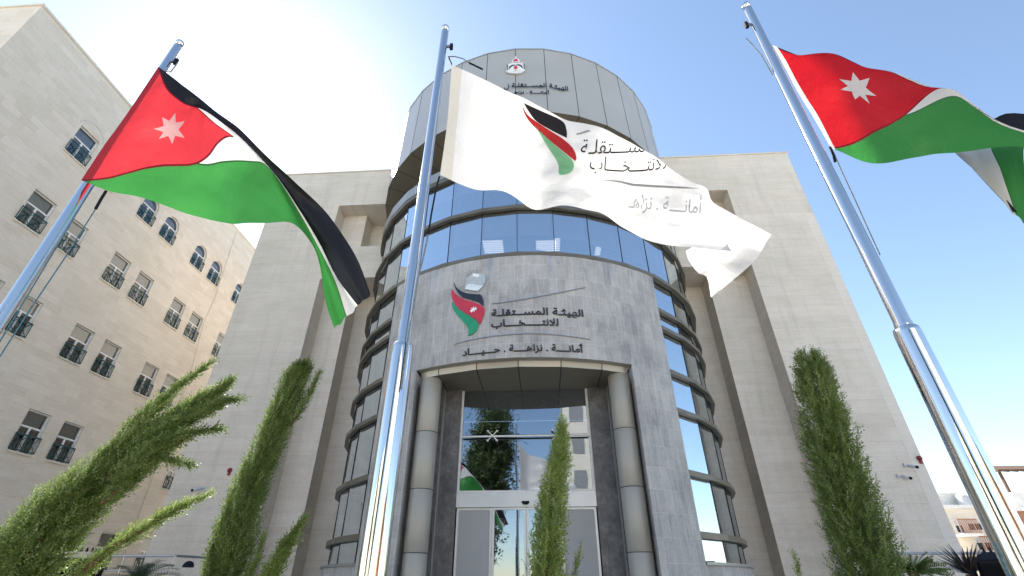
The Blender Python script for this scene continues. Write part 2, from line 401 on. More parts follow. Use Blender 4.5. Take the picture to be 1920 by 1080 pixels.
# sunshade fins
for z in LV[1:7]:
    for lo, hi in ((A0, SL+.2), (SR-.2, A1)):
        m = MB(); T = clipped(lo, hi)
        arc_strip(m, T, RG+.03, R, Z(z), Z(z)+.12, 'fin'); arc_strip(m, T, RG+.028, R-.05, Z(z)+.12, Z(z)+.15, 'fin', True)
        m.build('sunshade_fin', B)
for z in (8.22, 10.1):
    m = MB(); T = clipped(A0, A1); arc_strip(m, T, RG+.03, R+(.03 if z < 9 else 0), Z(z), Z(z)+.13, 'fin'); arc_strip(m, T, RG+.028, R-.05, Z(z)+.13, Z(z)+.17, 'fin')
    m.build('sunshade_fin', B)
m = MB(); T = clipped(A0, A1); arc_strip(m, T, RG+.03, R-.02, Z(12.0), Z(12.0)+.16, 'fin'); arc_strip(m, T, RG+.04, R, Z(12.16), Z(12.6), 'fascia'); arc_strip(m, T, RU-.05, RG+.04, Z(12.05), Z(12.15), 'slab', False)
m.build('sunshade_fin', B)
# low wall and sill under the curtain glass
for lo, hi in ((A0, SL), (SR, A1)):
    m = MB(); T = [lo+(hi-lo)*i/24 for i in range(25)]
    arc_strip(m, T, RG-.1, R-.03, TERR, Z(.39), 'slate'); o = m.build('base_wall', B, 'cyl')
    m = MB(); arc_strip(m, T, RG-.1, R+.03, Z(.39), Z(.45), 'fascia'); m.build('window_sill', o)
# interior: core, slabs, blinds, ceiling lights seen through the glass
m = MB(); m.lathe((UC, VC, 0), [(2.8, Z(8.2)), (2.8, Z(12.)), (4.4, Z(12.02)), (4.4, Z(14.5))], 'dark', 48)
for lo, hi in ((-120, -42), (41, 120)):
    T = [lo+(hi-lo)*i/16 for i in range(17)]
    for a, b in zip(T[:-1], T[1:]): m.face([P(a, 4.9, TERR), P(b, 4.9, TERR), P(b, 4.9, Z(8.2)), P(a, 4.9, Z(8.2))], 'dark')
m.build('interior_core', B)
for z in (.3, 3.9, 6.6, 8.1, 11.2):
    for lo, hi in (((-120, -42), (41, 120)) if z < 8 else ((-120, 120),)):
        T = [lo+(hi-lo)*i/24 for i in range(25)]; m = MB(); arc_strip(m, T, 4.9 if z < 8 else 2.7, RG-.12, Z(z), Z(z)+.12, 'slab'); m.build('floor_slab', B)
for z0, z1, fr in ((8.4, 10.1, .62), (10.3, 12.0, .55)):
    for k, (a, b) in enumerate(zip(TH[:-1], TH[1:])):
        if abs((a+b)/2) > 60: continue
        m = MB(); f = fr+random.uniform(-.16, .1); z = Z(z1-(z1-z0)*f)
        m.face([P(a+.5, RG-.14, z), P(b-.5, RG-.14, z), P(b-.5, RG-.14, Z(z1)), P(a+.5, RG-.14, Z(z1))], 'blind')
        m.face([P(a+.5, RG-.15, z), P(b-.5, RG-.15, z), P(b-.5, RG-.15, z+.03), P(a+.5, RG-.15, z+.03)], 'alu')
        m.build('roller_blind', B)
def emit(name, col, st):
    m = bpy.data.materials.new(name); m.use_nodes = True; p = m.node_tree.nodes["Principled BSDF"]; p.inputs["Emission Color"].default_value = (*col, 1); p.inputs["Emission Strength"].default_value = st; return m
MAT['troffer'] = emit('ceiling_light_tube', (1, .97, .92), .55)
for px, py in ((925, 466), (1024, 466), (1045, 462), (1122, 470)):
    r = ray(px, py); q = r*(11.1/r.z); m = MB(); zz = Z(11.17)
    wd = .10 if px in (1045, 1122) else .38
    for k in range(7):
        y_ = q.y-.36+.12*k; m.box(q.x-wd, q.x+wd, y_-.035, y_+.035, zz, zz+.01, 'troffer')
    m.box(q.x-wd-.03, q.x+wd+.03, q.y-.44, q.y+.44, zz+.012, zz+.02, 'white'); m.build('ceiling_light', B)
# crown
m = MB(); n = len(TH)
T = [OFF+STEP*k for k in range(-18, 18)]
zb, zt = Z(14.6), Z(18.62)
for i, (a, b) in enumerate(zip(T[:-1], T[1:])):
    m.face([P(a, RC, zb), P(b, RC, zb), P(b, RC*.985, zt), P(a, RC*.985, zt)], 'panel')
for t in [q for q in T if abs(q) < 70]:
    c0 = Vector(P(t, RC+.004, zb)); c1 = Vector(P(t, RC*.985+.004, zt)); d = Vector((sin(rad(t)), -cos(rad(t)), 0)); s = Vector((d.y, -d.x, 0))
    m.face([c0-s*.012, c0+s*.012, c1+s*.012, c1-s*.012], 'joint')
crown = m.build('metal_crown', B)
m = MB(); arc_strip(m, T, RC*.985-.25, RC*.985+.02, zt, zt+.06, 'fascia', False); m.build('crown_cap', crown)
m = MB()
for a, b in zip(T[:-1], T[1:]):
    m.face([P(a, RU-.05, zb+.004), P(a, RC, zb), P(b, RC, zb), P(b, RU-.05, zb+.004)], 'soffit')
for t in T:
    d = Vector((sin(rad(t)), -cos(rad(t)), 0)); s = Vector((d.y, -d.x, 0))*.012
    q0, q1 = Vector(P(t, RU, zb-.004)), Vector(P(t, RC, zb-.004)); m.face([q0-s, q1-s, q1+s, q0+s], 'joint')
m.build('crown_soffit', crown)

# stone front with the portal cut out
PL, PR = -27.3, 25.9; CAN_B, CAN_T = Z(4.82), Z(4.98)
m = MB()
def stone_patch(t0, t1, z0, z1, r=R, k='slate'):
    nn = max(2, int((t1-t0)/1.7)); TT = [t0+(t1-t0)*i/nn for i in range(nn+1)]
    zz = [z0+(z1-z0)*i/3 for i in range(4)]
    vs = [P(t, r, z) for z in zz for t in TT]
    m.raw(vs, [(l*(nn+1)+i, l*(nn+1)+i+1, (l+1)*(nn+1)+i+1, (l+1)*(nn+1)+i) for l in range(3) for i in range(nn)], k, True)
stone_patch(SL, SR, CAN_T, Z(8.22)); stone_patch(SL, PL, TERR, CAN_T); stone_patch(PR, SR, TERR, CAN_T)
for t in (SL, SR):
    m.face([P(t, R, TERR), P(t, RG-.3, TERR), P(t, RG-.3, Z(8.22)), P(t, R, Z(8.22))], 'slate')
for t in (PL, PR):
    q = Vector(P(t, R, 0)); x2 = q.x
    m.face([(q.x, q.y, TERR), (x2, 12.95, TERR), (x2, 12.95, CAN_T), (q.x, q.y, CAN_T)], 'slate')
T2 = [SL+(SR-SL)*i/40 for i in range(41)]
for a, b in zip(T2[:-1], T2[1:]): m.face([P(a, R, Z(8.22)), P(b, R, Z(8.22)), P(b, RG-.3, Z(8.22)), P(a, RG-.3, Z(8.22))], 'slate')
stone = m.build('stone_front', B, 'cyl', weld=True)
# canopy (faceted) over the portal
m = MB(); T = [PL]+[t for t in TH if PL+1 < t < PR-1]+[PR]
RCAN = .965*R
VD = 13.3
for a, b in zip(T[:-1], T[1:]):
    m.face([P(a, RCAN, CAN_B), P(b, RCAN, CAN_B), P(b, RCAN+.03, CAN_T), P(a, RCAN+.03, CAN_T)], 'canopy')
    m.face([P(a, RCAN+.03, CAN_T), P(b, RCAN+.03, CAN_T), P(b, R+.01, CAN_T+.002), P(a, R+.01, CAN_T+.002)], 'canopy')
    p0, p1 = Vector(P(a, RCAN, CAN_B)), Vector(P(b, RCAN, CAN_B))
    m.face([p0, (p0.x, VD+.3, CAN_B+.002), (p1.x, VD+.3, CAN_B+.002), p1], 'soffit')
for t in T[1:-1]:
    q = Vector(P(t, RCAN, CAN_B-.004)); q2 = Vector(P(t, RCAN+.004, CAN_B)); q3 = Vector(P(t, RCAN+.034, CAN_T))
    m.face([(q.x-.012, q.y, q.z), (q.x-.012, VD, q.z), (q.x+.012, VD, q.z), (q.x+.012, q.y, q.z)], 'joint')
    m.face([q2-Vector((.012, 0, 0)), q2+Vector((.012, 0, 0)), q3+Vector((.012, 0, 0)), q3-Vector((.012, 0, 0))], 'joint')
can = m.build('entrance_canopy', B)
m = MB()
for rr in (.5, 1.0):
    m = MB(); m.raw([(UC+.0+r*cos(2*pi*i/48), 14.5+r*sin(2*pi*i/48), Z(4.83)-.01) for r in (rr, rr+.035) for i in range(48)],
          [(i, (i+1) % 48, 48+(i+1) % 48, 48+i) for i in range(48)], 'canopy'); m.build('ceiling_ring', can)
# columns
for cx in (-2.97, 2.16):
    m = MB(); zs = [TERR, Z(.62), Z(1.98), Z(3.36), CAN_B]
    for a, b in zip(zs[:-1], zs[1:]):
        m.lathe((cx, 12.38, 0), [(.275, a), (.285, a+.012), (.285, b-.012), (.275, b)], 'column', 40)
    for zz in zs[1:-1]: m.lathe((cx, 12.38, 0), [(.2858, zz-.008), (.2858, zz+.008)], 'joint', 40)
    m.build('round_column', B)
# portal back wall: marble piers and steps
for x0, x1, y0 in ((-2.70, -2.24, 13.2), (1.38, 1.92, 13.2), (-3.36, -2.72, 12.95), (1.94, 2.52, 12.95)):
    m = MB(); m.box(x0, x1, y0, 13.9, TERR, CAN_B, 'marble'); m.build('marble_pier', B, 'box')
for x in (-2.71, 1.93):
    m = MB(); m.box(x-.012, x+.012, 13.05, 13.2, TERR, CAN_B-.01, 'fascia'); m.build('edge_trim', B)
# entrance glazing and sliding doors
dl, dr = -2.21, 1.35
m = MB(); m.face([(dl, VD+.02, Z(2.09)), (dr, VD+.02, Z(2.09)), (dr, VD+.02, CAN_B), (dl, VD+.02, CAN_B)], 'doorglass')
eg = m.build('entrance_glass', B)
m = MB()
for x in (dl, dr): m.box(x-.03, x+.03, VD-.03, VD+.06, Z(2.05), CAN_B, 'white')
m.box(dl+.03, dr-.03, VD-.02, VD+.06, Z(2.05), Z(2.10), 'white')
m.build('glazing_frame', eg)
m = MB(); m.box(dl+.03, dr-.03, VD-.14, VD-.09, Z(3.45), Z(3.49), 'white'); m.box(dl+.03, dr-.03, VD-.01, VD+.05, Z(3.52), Z(3.535), 'mullion')
m.build('glass_support_bar', eg)
for cx in (-1.33, .46):
    m = MB(); c = Vector((cx, VD-.08, Z(3.5)))
    for sx in (-1, 1):
        for sz in (-1, 1):
            e = c+Vector((sx*.13, .0, sz*.13)); m.bar(c, e, .012, 'white'); m.lathe((e.x, e.y, e.z-.03), [(.001, 0), (.03, .01), (.036, .03), (.03, .05), (.001, .06)], 'white', 12)
    m.build('spider_clamp', eg)
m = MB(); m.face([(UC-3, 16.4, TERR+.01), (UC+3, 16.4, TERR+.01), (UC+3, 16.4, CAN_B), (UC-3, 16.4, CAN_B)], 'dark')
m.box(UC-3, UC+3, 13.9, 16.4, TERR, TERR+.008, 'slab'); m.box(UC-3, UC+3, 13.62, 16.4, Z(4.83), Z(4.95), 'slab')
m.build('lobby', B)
m = MB(); m.box(dl-.02, dr+.02, VD-.10, VD+.12, Z(1.69), Z(2.05), 'alu'); hd = m.build('door_header', B)
m = MB(); m.box(-.53, -.34, VD-.17, VD-.10, Z(1.77), Z(1.82), 'black'); m.box(-.50, -.37, VD-.16, VD-.10, Z(1.745), Z(1.77), 'black'); m.build('door_sensor', hd)
def framed(x0, x1, y, z0, z1, fw, k):
    m = MB()
    m.box(x0, x0+fw, y-.03, y+.03, z0, z1, k); m.box(x1-fw, x1, y-.03, y+.03, z0, z1, k)
    m.box(x0+fw, x1-fw, y-.03, y+.03, z1-fw, z1, k); m.box(x0+fw, x1-fw, y-.03, y+.03, z0, z0+fw, k); return m
for x0, x1, kk, y, nm in ((dl, -1.30, 'frost', VD, 'side_panel'), (-1.29, -.43, 'doorglass', VD-.03, 'sliding_door'), (-.42, .43, 'doorglass', VD-.03, 'sliding_door'), (.44, dr, 'frost', VD, 'side_panel')):
    m = framed(x0, x1, y, TERR, Z(1.685), .055, 'alu'); d = m.build(nm, B)
    m = MB(); 
    if kk == 'frost': m.box(x0+.055, x1-.055, y-.012, y+.012, TERR+.055, Z(1.63), 'frost'); m.build('frosted_infill', d)
    else: m.face([(x0+.055, y, TERR+.055), (x1-.055, y, TERR+.055), (x1-.055, y, Z(1.63)), (x0+.055, y, Z(1.63))], kk); m.build('door_pane', d)
    if nm == 'side_panel':
        pass
m = MB(); m.face([(-1.24, VD+.03, Z(.78)), (.38, VD+.03, Z(.78)), (.38, VD+.03, Z(1.45)), (-1.24, VD+.03, Z(1.45))], 'logo_pale'); m.build('frosted_film', B)

# ------------------------------------------------------------------ Arabic lettering
FORMS = {'ا': (0xFE8D, 0xFE8E), 'أ': (0xFE83, 0xFE84), 'ب': (0xFE8F, 0xFE90, 0xFE91, 0xFE92), 'ة': (0xFE93, 0xFE94), 'ت': (0xFE95, 0xFE96, 0xFE97, 0xFE98),
         'ح': (0xFEA1, 0xFEA2, 0xFEA3, 0xFEA4), 'خ': (0xFEA5, 0xFEA6, 0xFEA7, 0xFEA8), 'د': (0xFEA9, 0xFEAA), 'ر': (0xFEAD, 0xFEAE), 'ز': (0xFEAF, 0xFEB0),
         'س': (0xFEB1, 0xFEB2, 0xFEB3, 0xFEB4), 'ق': (0xFED5, 0xFED6, 0xFED7, 0xFED8), 'ل': (0xFEDD, 0xFEDE, 0xFEDF, 0xFEE0), 'م': (0xFEE1, 0xFEE2, 0xFEE3, 0xFEE4),
         'ن': (0xFEE5, 0xFEE6, 0xFEE7, 0xFEE8), 'ه': (0xFEE9, 0xFEEA, 0xFEEB, 0xFEEC), 'ي': (0xFEF1, 0xFEF2, 0xFEF3, 0xFEF4), 'ئ': (0xFE89, 0xFE8A, 0xFE8B, 0xFE8C), 'لا': (0xFEFB, 0xFEFC)}
def shape(s):
    toks = []; i = 0
    while i < len(s):
        if s[i:i+2] == 'لا': toks.append('لا'); i += 2
        else: toks.append(s[i]); i += 1
    fwd = lambda c: c == 'ـ' or (c in FORMS and len(FORMS[c]) == 4)
    bwd = lambda c: c == 'ـ' or c in FORMS
    out = []
    for k, c in enumerate(toks):
        if c not in FORMS: out.append(c); continue
        pj = k > 0 and fwd(toks[k-1]); nj = fwd(c) and k+1 < len(toks) and bwd(toks[k+1])
        f = FORMS[c]; out.append(chr(f[(2 if nj else 0)+(1 if pj else 0)]))
    return ''.join(out[::-1])
def text_mesh(s, bold=.012, ext=0.):
    """flat mesh of a line scaled so that it runs from x=0 to 1; returns bmesh, width, (ymin, ymax)"""
    c = bpy.data.curves.new('lettering', 'FONT'); c.body = shape(s); c.offset = bold; c.extrude = ext; c.resolution_u = 3
    o = bpy.data.objects.new('lettering', c); COL.objects.link(o)
    dg = bpy.context.evaluated_depsgraph_get(); dg.update()
    me = bpy.data.meshes.new_from_object(o.evaluated_get(dg)); bpy.data.objects.remove(o)
    bm = bmesh.new(); bm.from_mesh(me); bpy.data.meshes.remove(me); bpy.data.curves.remove(c)
    xs = [v.co.x for v in bm.verts]; ys = [v.co.y for v in bm.verts]
    for v in bm.verts: v.co.x -= min(xs)
    return bm, max(xs)-min(xs), (min(ys), max(ys))
def cut_x(bm, xs):
    for x in xs: bmesh.ops.bisect_plane(bm, geom=bm.verts[:]+bm.edges[:]+bm.faces[:], plane_co=(x, 0, 0), plane_no=(1, 0, 0))
def bm_obj(name, bm, mats, parent, smooth=False):
    me = bpy.data.meshes.new(name); bmesh.ops.recalc_face_normals(bm, faces=bm.faces[:]); bm.to_mesh(me); bm.free()
    for k in mats: me.materials.append(MAT[k])
    if not me.uv_layers: me.uv_layers.new(name='UVMap')
    return link(name, me, parent)
def wall_text(name, s, x0, x1, zb, height, r, key, parent, depth=.02, bold=.02, facet=False):
    bm, wd, (y0, y1) = text_mesh(s, bold, .5)
    sx = (x1-x0)/wd; sy = height/.72
    cut_x(bm, [wd*i/24 for i in range(1, 24)])
    for v in bm.verts:
        a = x0+v.co.x*sx; z = zb+v.co.y*sy; off = .012+(v.co.z+.5)*depth; th = a/r
        rr = r+off
        if facet:   # the crown is made of flat panels
            k = (math.degrees(th)-OFF)/STEP; mid = OFF+STEP*(math.floor(k)+.5); rr = r*cos(rad(STEP/2))/cos(th-rad(mid))+off
        v.co = Vector((UC+rr*sin(th), VC-rr*cos(th), z))
    return bm_obj(name, bm, [key], parent)
def plate(pts, r, off, th, key, name, parent, facet=False):
    bm = bmesh.new(); vs = [bm.verts.new((a, z, 0)) for a, z in pts]; f = bm.faces.new(vs)
    bmesh.ops.triangulate(bm, faces=[f])
    xs = [p[0] for p in pts]; n = max(2, int((max(xs)-min(xs))/.15)); cut_x(bm, [min(xs)+(max(xs)-min(xs))*i/n for i in range(1, n)])
    ret = bmesh.ops.extrude_face_region(bm, geom=bm.faces[:]); top = [e for e in ret['geom'] if isinstance(e, bmesh.types.BMVert)]
    for v in top: v.co.z = 1
    for v in bm.verts:
        t = v.co.x/r; rr = r
        if facet: k = (math.degrees(t)-OFF)/STEP; mid = OFF+STEP*(math.floor(k)+.5); rr = r*cos(rad(STEP/2))/cos(t-rad(mid))
        rr += off+v.co.z*th
        v.co = Vector((UC+rr*sin(t), VC-rr*cos(t), v.co.y))
    return bm_obj(name, bm, [key], parent)
wall_text('sign_lettering', 'الهيئـة المســتقلـة', -.88, 1.65, Z(6.22), .21, R, 'letter', B)
wall_text('sign_lettering', 'للانتـــــخــــاب', -.88, .94, Z(5.89), .21, R, 'letter', B)
wall_text('sign_lettering', 'أمانــــة . نزاهــــة . حـــيــــاد', -1.66, 1.57, Z(5.145), .19, R, 'letter', B)
def smooth_poly(pts, n=4):
    P_ = [Vector(p) for p in pts]; out = []; N_ = len(P_)
    for i in range(N_):
        p0, p1, p2, p3 = P_[i-1], P_[i], P_[(i+1) % N_], P_[(i+2) % N_]
        sharp1 = (p1-p0).normalized().dot((p2-p1).normalized()) < .3; sharp2 = (p2-p1).normalized().dot((p3-p2).normalized()) < .3
        m1 = (p2-p0)/2 if not sharp1 else (p2-p1); m2 = (p3-p1)/2 if not sharp2 else (p2-p1)
        for j in range(n):
            t = j/n; h = 2*t**3-3*t**2+1, t**3-2*t**2+t, -2*t**3+3*t**2, t**3-t**2
            out.append(tuple(p1*h[0]+m1*h[1]+p2*h[2]+m2*h[3]))
    return out
BLK = [(-2.07, 9.15), (-1.99, 8.97), (-1.77, 8.75), (-1.53, 8.64), (-1.29, 8.58), (-1.2, 8.55), (-1.13, 8.37), (-1.12, 8.18), (-1.28, 8.33), (-1.52, 8.45), (-1.76, 8.58), (-1.93, 8.79), (-2.04, 9.01)]
RED = [(-2.12, 8.93), (-1.97, 8.71), (-1.75, 8.51), (-1.47, 8.37), (-1.24, 8.24), (-1.09, 8.1), (-1.09, 7.95), (-1.15, 7.74), (-1.2, 7.61), (-1.3, 7.76), (-1.45, 7.89), (-1.69, 8.06), (-1.9, 8.29), (-2.06, 8.55), (-2.12, 8.76)]
GRN = [(-2.08, 8.49), (-1.9, 8.25), (-1.67, 8.04), (-1.47, 7.89), (-1.31, 7.74), (-1.25, 7.62), (-1.28, 7.46), (-1.37, 7.36), (-1.48, 7.31), (-1.52, 7.32), (-1.5, 7.46), (-1.55, 7.6), (-1.71, 7.8), (-1.93, 8.09), (-2.06, 8.34)]
lg = plate(smooth_poly(RED), R, .01, .035, 'logo_red', 'logo_ribbon', B)
plate(smooth_poly(BLK), R, .01, .035, 'logo_black', 'logo_ribbon', B); plate(smooth_poly(GRN), R, .01, .035, 'logo_green', 'logo_ribbon', B)
def star_pts(cx, cz, ro, ri, n=7, rot=pi/2):
    return [(cx+(ro if i % 2 == 0 else ri)*cos(rot+pi*i/n), cz+(ro if i % 2 == 0 else ri)*sin(rot+pi*i/n)) for i in range(2*n)]
plate(star_pts(-1.40, 8.10, .105, .045), R, .046, .006, 'logo_white', 'logo_star', lg)
bx = plate([(-1.46, 9.34), (-1.08, 9.22), (-1.09, 8.94), (-1.3, 8.68), (-1.7, 8.82), (-1.66, 9.17)], R, .01, .04, 'logo_grey', 'logo_ballot_box', B)
plate([(-1.46, 9.31), (-1.26, 9.25), (-1.29, 9.15), (-1.47, 9.21)], R, .052, .006, 'logo_white', 'ballot_slot', bx)
plate([(-1.6, 8.98), (-1.13, 8.84), (-1.3, 8.68), (-1.7, 8.82)], R, .052, .004, 'logo_pale', 'ballot_box_face', bx)
def strip(pts, w_):
    n = len(pts); up = [(a, z+w_*sin(pi*(i+.5)/n)+.006) for i, (a, z) in enumerate(pts)]; return pts+up[::-1]
plate(strip([(-.87, 8.22), (-.4, 8.24), (.1, 8.31), (.52, 8.4), (.96, 8.51), (1.37, 8.63), (1.78, 8.78)], .03), R, .01, .03, 'strip', 'sign_swoosh', B)
plate(strip([(-1.92, 7.12), (-1.49, 7.17), (-.95, 7.21), (-.4, 7.23), (.04, 7.24), (.59, 7.23), (1.1, 7.19), (1.76, 7.14)], .035), R, .01, .03, 'strip', 'sign_swoosh', B)
# crown lettering and coat of arms
RT = RC*.993
wall_text('sign_lettering', 'الهيئـة المســتقلـة ل', -.62, 1.85, Z(15.99), .24, RC, 'letter', crown, .02, .015, True)
wall_text('sign_lettering', 'أمانــــة . نزاهــــة', -.62, 1.10, Z(15.6), .15, RC, 'letter', crown, .02, .015, True)
em = plate([(-.53, 19.08), (-.35, 19.13), (-.15, 19.09), (.05, 19.13), (.22, 19.13), (.21, 18.66), (.04, 18.47), (-.18, 18.44), (-.39, 18.53), (-.54, 18.63)], RC, -.03, .06, 'plaster', 'coat_of_arms', crown, True)
plate([(-.32, 19.25), (-.26, 19.38), (-.15, 19.44), (-.05, 19.37), (0., 19.24), (-.03, 19.15), (-.29, 19.15)], RC, -.03, .06, 'plaster', 'arms_crown', em, True)
plate([(-.26, 19.24), (-.22, 19.33), (-.155, 19.37), (-.09, 19.33), (-.06, 19.24), (-.08, 19.21), (-.24, 19.21)], RC, -.02, .062, 'logo_red', 'arms_crown_cap', em, True)
for q in ([(-.30, 19.16), (-.02, 19.16), (-.02, 19.19), (-.30, 19.19)], [(-.18, 19.42), (-.13, 19.42), (-.13, 19.52), (-.18, 19.52)]): plate(q, RC, -.02, .06, 'plaster', 'arms_crown_band', em, True)
for sx in (1, -1):
    X = lambda a: -.16+sx*a
    plate([(X(.36), 19.08), (X(.31), 19.06), (X(.31), 18.72), (X(.35), 18.68)], RC, -.02, .06, 'logo_black', 'arms_drape', em, True)
    plate([(X(.28), 18.72), (X(.25), 18.92), (X(.15), 19.0), (X(.02), 18.98), (X(.03), 18.93), (X(.14), 18.92), (X(.20), 18.85)], RC, -.02, .06, 'logo_black', 'arms_wing', em, True)
plate([(-.22, 18.84), (-.16, 18.94), (-.10, 18.84), (-.08, 18.75), (-.16, 18.67), (-.24, 18.75)], RC, -.02, .062, 'logo_red', 'arms_centre', em, True)
plate([(-.19, 18.56), (-.13, 18.56), (-.16, 18.64)], RC, -.02, .06, 'canopy', 'arms_ribbon', em, True)

# ================================================================== the limestone building on the left
UL = -17.5; LB = empty('limestone_building', (0, 0, 0), 'beige limestone building with rows of paired windows and green iron railings', 'building')
WW = .88; ROWS = [13.85, 10.48, 7.1, 3.77, .42]; COLS = []
for c in (11.3, 15.0, 18.7, 22.45, 26.2):
    COLS += [c+WW/2, c+1.42+WW/2]
def opening(row): return (.94 if row == 0 else 1.38)
y0, y1, zt = 8.09, 34., Z(17.75)
ys = sorted({y0, y1} | {c-WW/2 for c in COLS} | {c+WW/2 for c in COLS})
zs = sorted({0., zt} | {Z(r) for r in ROWS} | {Z(r)+opening(i) for i, r in enumerate(ROWS)} | {Z(ROWS[0])+.94+WW/2})
m = MB()
for a, b in zip(ys[:-1], ys[1:]):
    iscol = any(abs((a+b)/2-c) < .05 for c in COLS); sq = abs((a+b)/2-COLS[0]) < .05
    for p, q in zip(zs[:-1], zs[1:]):
        mid = (p+q)/2
        if iscol and any(Z(r) < mid < Z(r)+opening(i) for i, r in enumerate(ROWS)): continue
        if iscol and Z(ROWS[0])+.94 < mid < Z(ROWS[0])+.94+WW/2:
            if sq: continue
            c = (a+b)/2; ar = [(c+WW/2*cos(pi*j/16), p+WW/2*sin(pi*j/16)) for j in range(17)]
            for j in range(16):
                (c0, d0), (c1, d1) = ar[j], ar[j+1]
                m.face([(UL, c0, d0), (UL, c0, q), (UL, c1, q), (UL, c1, d1)][::-1], 'lime')
                m.face([(UL, c0, d0), (UL, c1, d1), (UL-.22, c1, d1), (UL-.22, c0, d0)], 'lime')
            continue
        m.face([(UL, a, p), (UL, b, p), (UL, b, q), (UL, a, q)], 'lime')
for c in COLS:
    for i, r in enumerate(ROWS):
        sq = i == 0 and c == COLS[0]; a, b, p, q = c-WW/2, c+WW/2, Z(r), Z(r)+(1.38 if sq else opening(i))
        m.face([(UL, a, p), (UL, a, q), (UL-.22, a, q), (UL-.22, a, p)], 'lime'); m.face([(UL, b, p), (UL-.22, b, p), (UL-.22, b, q), (UL, b, q)], 'lime')
        m.face([(UL, a, p), (UL-.22, a, p), (UL-.22, b, p), (UL, b, p)], 'lime')
        if i or sq: m.face([(UL, a, q), (UL, b, q), (UL-.22, b, q), (UL-.22, a, q)], 'lime')
m.face([(UL, y0, 0), (UL, y0, zt), (UL-14, y0, zt), (UL-14, y0, 0)], 'lime')
m.face([(UL, y1, 0), (UL-14, y1, 0), (UL-14, y1, zt), (UL, y1, zt)], 'lime')
m.face([(UL-14, y0, 0), (UL-14, y0, zt), (UL-14, y1, zt), (UL-14, y1, 0)], 'lime')
m.face([(UL, y0, zt), (UL, y1, zt), (UL-14, y1, zt), (UL-14, y0, zt)], 'lime')
lw_ = m.build('stone_wall', LB, 'box')
m = MB(); m.box(UL-.3, UL+.05, y0-.05, y1, zt, zt+.1, 'lime'); m.box(UL-14, UL-.3, y0-.05, y0+.3, zt, zt+.1, 'lime'); m.build('parapet_cap', LB, 'box')
m = MB(); m.box(UL-1.5, UL-1.45, y0+.02, y1-.02, TERR, zt-.1, 'dark'); m.build('dark_interior', LB)
m = MB(); m.tube([(UL+.004, COLS[0]+(WW/2+.1)*cos(pi*j/20), Z(ROWS[0])+1.42+.42*sin(pi*j/20)) for j in range(21)], .014, 'curtain', 5); m.build('relieving_arch', LB)
# thin cable running down the wall
m = MB(); m.tube([(UL+.015, 20.9, zt-.1), (UL+.02, 21.05, Z(15.2)), (UL+.02, 21.2, Z(13.2)), (UL+.02, 21.1, Z(11.6)), (UL+.02, 21.5, Z(9.)), (UL+.02, 21.6, Z(4.5)), (UL+.02, 21.7, TERR)], .010, 'curtain', 6); m.build('wall_cable', LB)
def win_proto(arch):
    h = opening(0 if arch else 1); x = -.12
    m = MB(); f = .045
    m.box(x-.03, x+.03, -WW/2, -WW/2+f, 0, h, 'white'); m.box(x-.03, x+.03, WW/2-f, WW/2, 0, h, 'white')
    m.box(x-.03, x+.03, -WW/2+f, WW/2-f, 0, f, 'white'); zb = .84
    m.box(x-.03, x+.03, -WW/2+f, WW/2-f, zb-.03, zb+.03, 'white')
    m.box(x-.028, x+.028, -.035, .035, f, zb-.03, 'white')
    m.box(x-.05, x+.01, -WW/2+f+.02, -WW/2+f+.055, f, zb-.03, 'white'); m.box(x-.05, x+.01, .0, .05, f, zb-.03, 'white')
    if arch:
        for j in range(16):
            q = [(x+dx, r*cos(pi*jj/16), h+r*sin(pi*jj/16)) for dx in (-.03, .03) for jj in (j, j+1) for r in (WW/2-f, WW/2)]
            m.raw(q, [(0, 1, 3, 2), (4, 6, 7, 5), (0, 2, 6, 4)], 'white')
    else: m.box(x-.03, x+.03, -WW/2+f, WW/2-f, h-f, h, 'white')
    wn = m.build('window', LB)
    m = MB(); pts = [(x, -WW/2+f, f), (x, WW/2-f, f), (x, WW/2-f, h)]
    if arch: pts += [(x, (WW/2-f)*cos(pi*j/16), h+(WW/2-f)*sin(pi*j/16)) for j in range(1, 16)]
    pts += [(x, -WW/2+f, h)]
    m.face(pts, 'pane'); m.build('pane', wn)
    m = MB(); m.box(x-.12, x-.1, -WW/2+f, WW/2-f, zb-.06, h+(.3 if arch else -.03), 'curtain'); m.build('blind', wn)
    m = MB(); g = 'railgreen'; x = .02; r = .012; z1_ = .56
    m.bar((x, -WW/2-.03, z1_), (x, WW/2+.03, z1_), .017, g); m.bar((x, -WW/2-.03, .07), (x, WW/2+.03, .07), r, g)
    for yy in (-WW/2-.02, 0, WW/2+.02): m.bar((x, yy, .07), (x, yy, z1_), r, g)
    for a, b in ((-WW/2, 0), (0, WW/2)):
        m.bar((x, a, .07), (x, b, z1_), r*.8, g); m.bar((x+.004, b, .07), (x+.004, a, z1_), r*.8, g)
    for yy in (-.33, -.11, .11, .33): m.bar((x, yy, .07), (x, yy, z1_), .006, g)
    m.build('balcony_railing', wn)
    m = MB(); m.box(-.2, .05, -WW/2-.04, WW/2+.04, -.045, -.002, 'bgstone'); m.build('window_sill', wn, 'box')
    return wn
pa, pr = win_proto(True), win_proto(False); used = set()
for i, r in enumerate(ROWS):
    for c in COLS:
        p = pa if i == 0 and c != COLS[0] else pr
        o = p if p.name not in used else copy_tree(p, LB)
        used.add(p.name); o.location = (UL, c, Z(r))

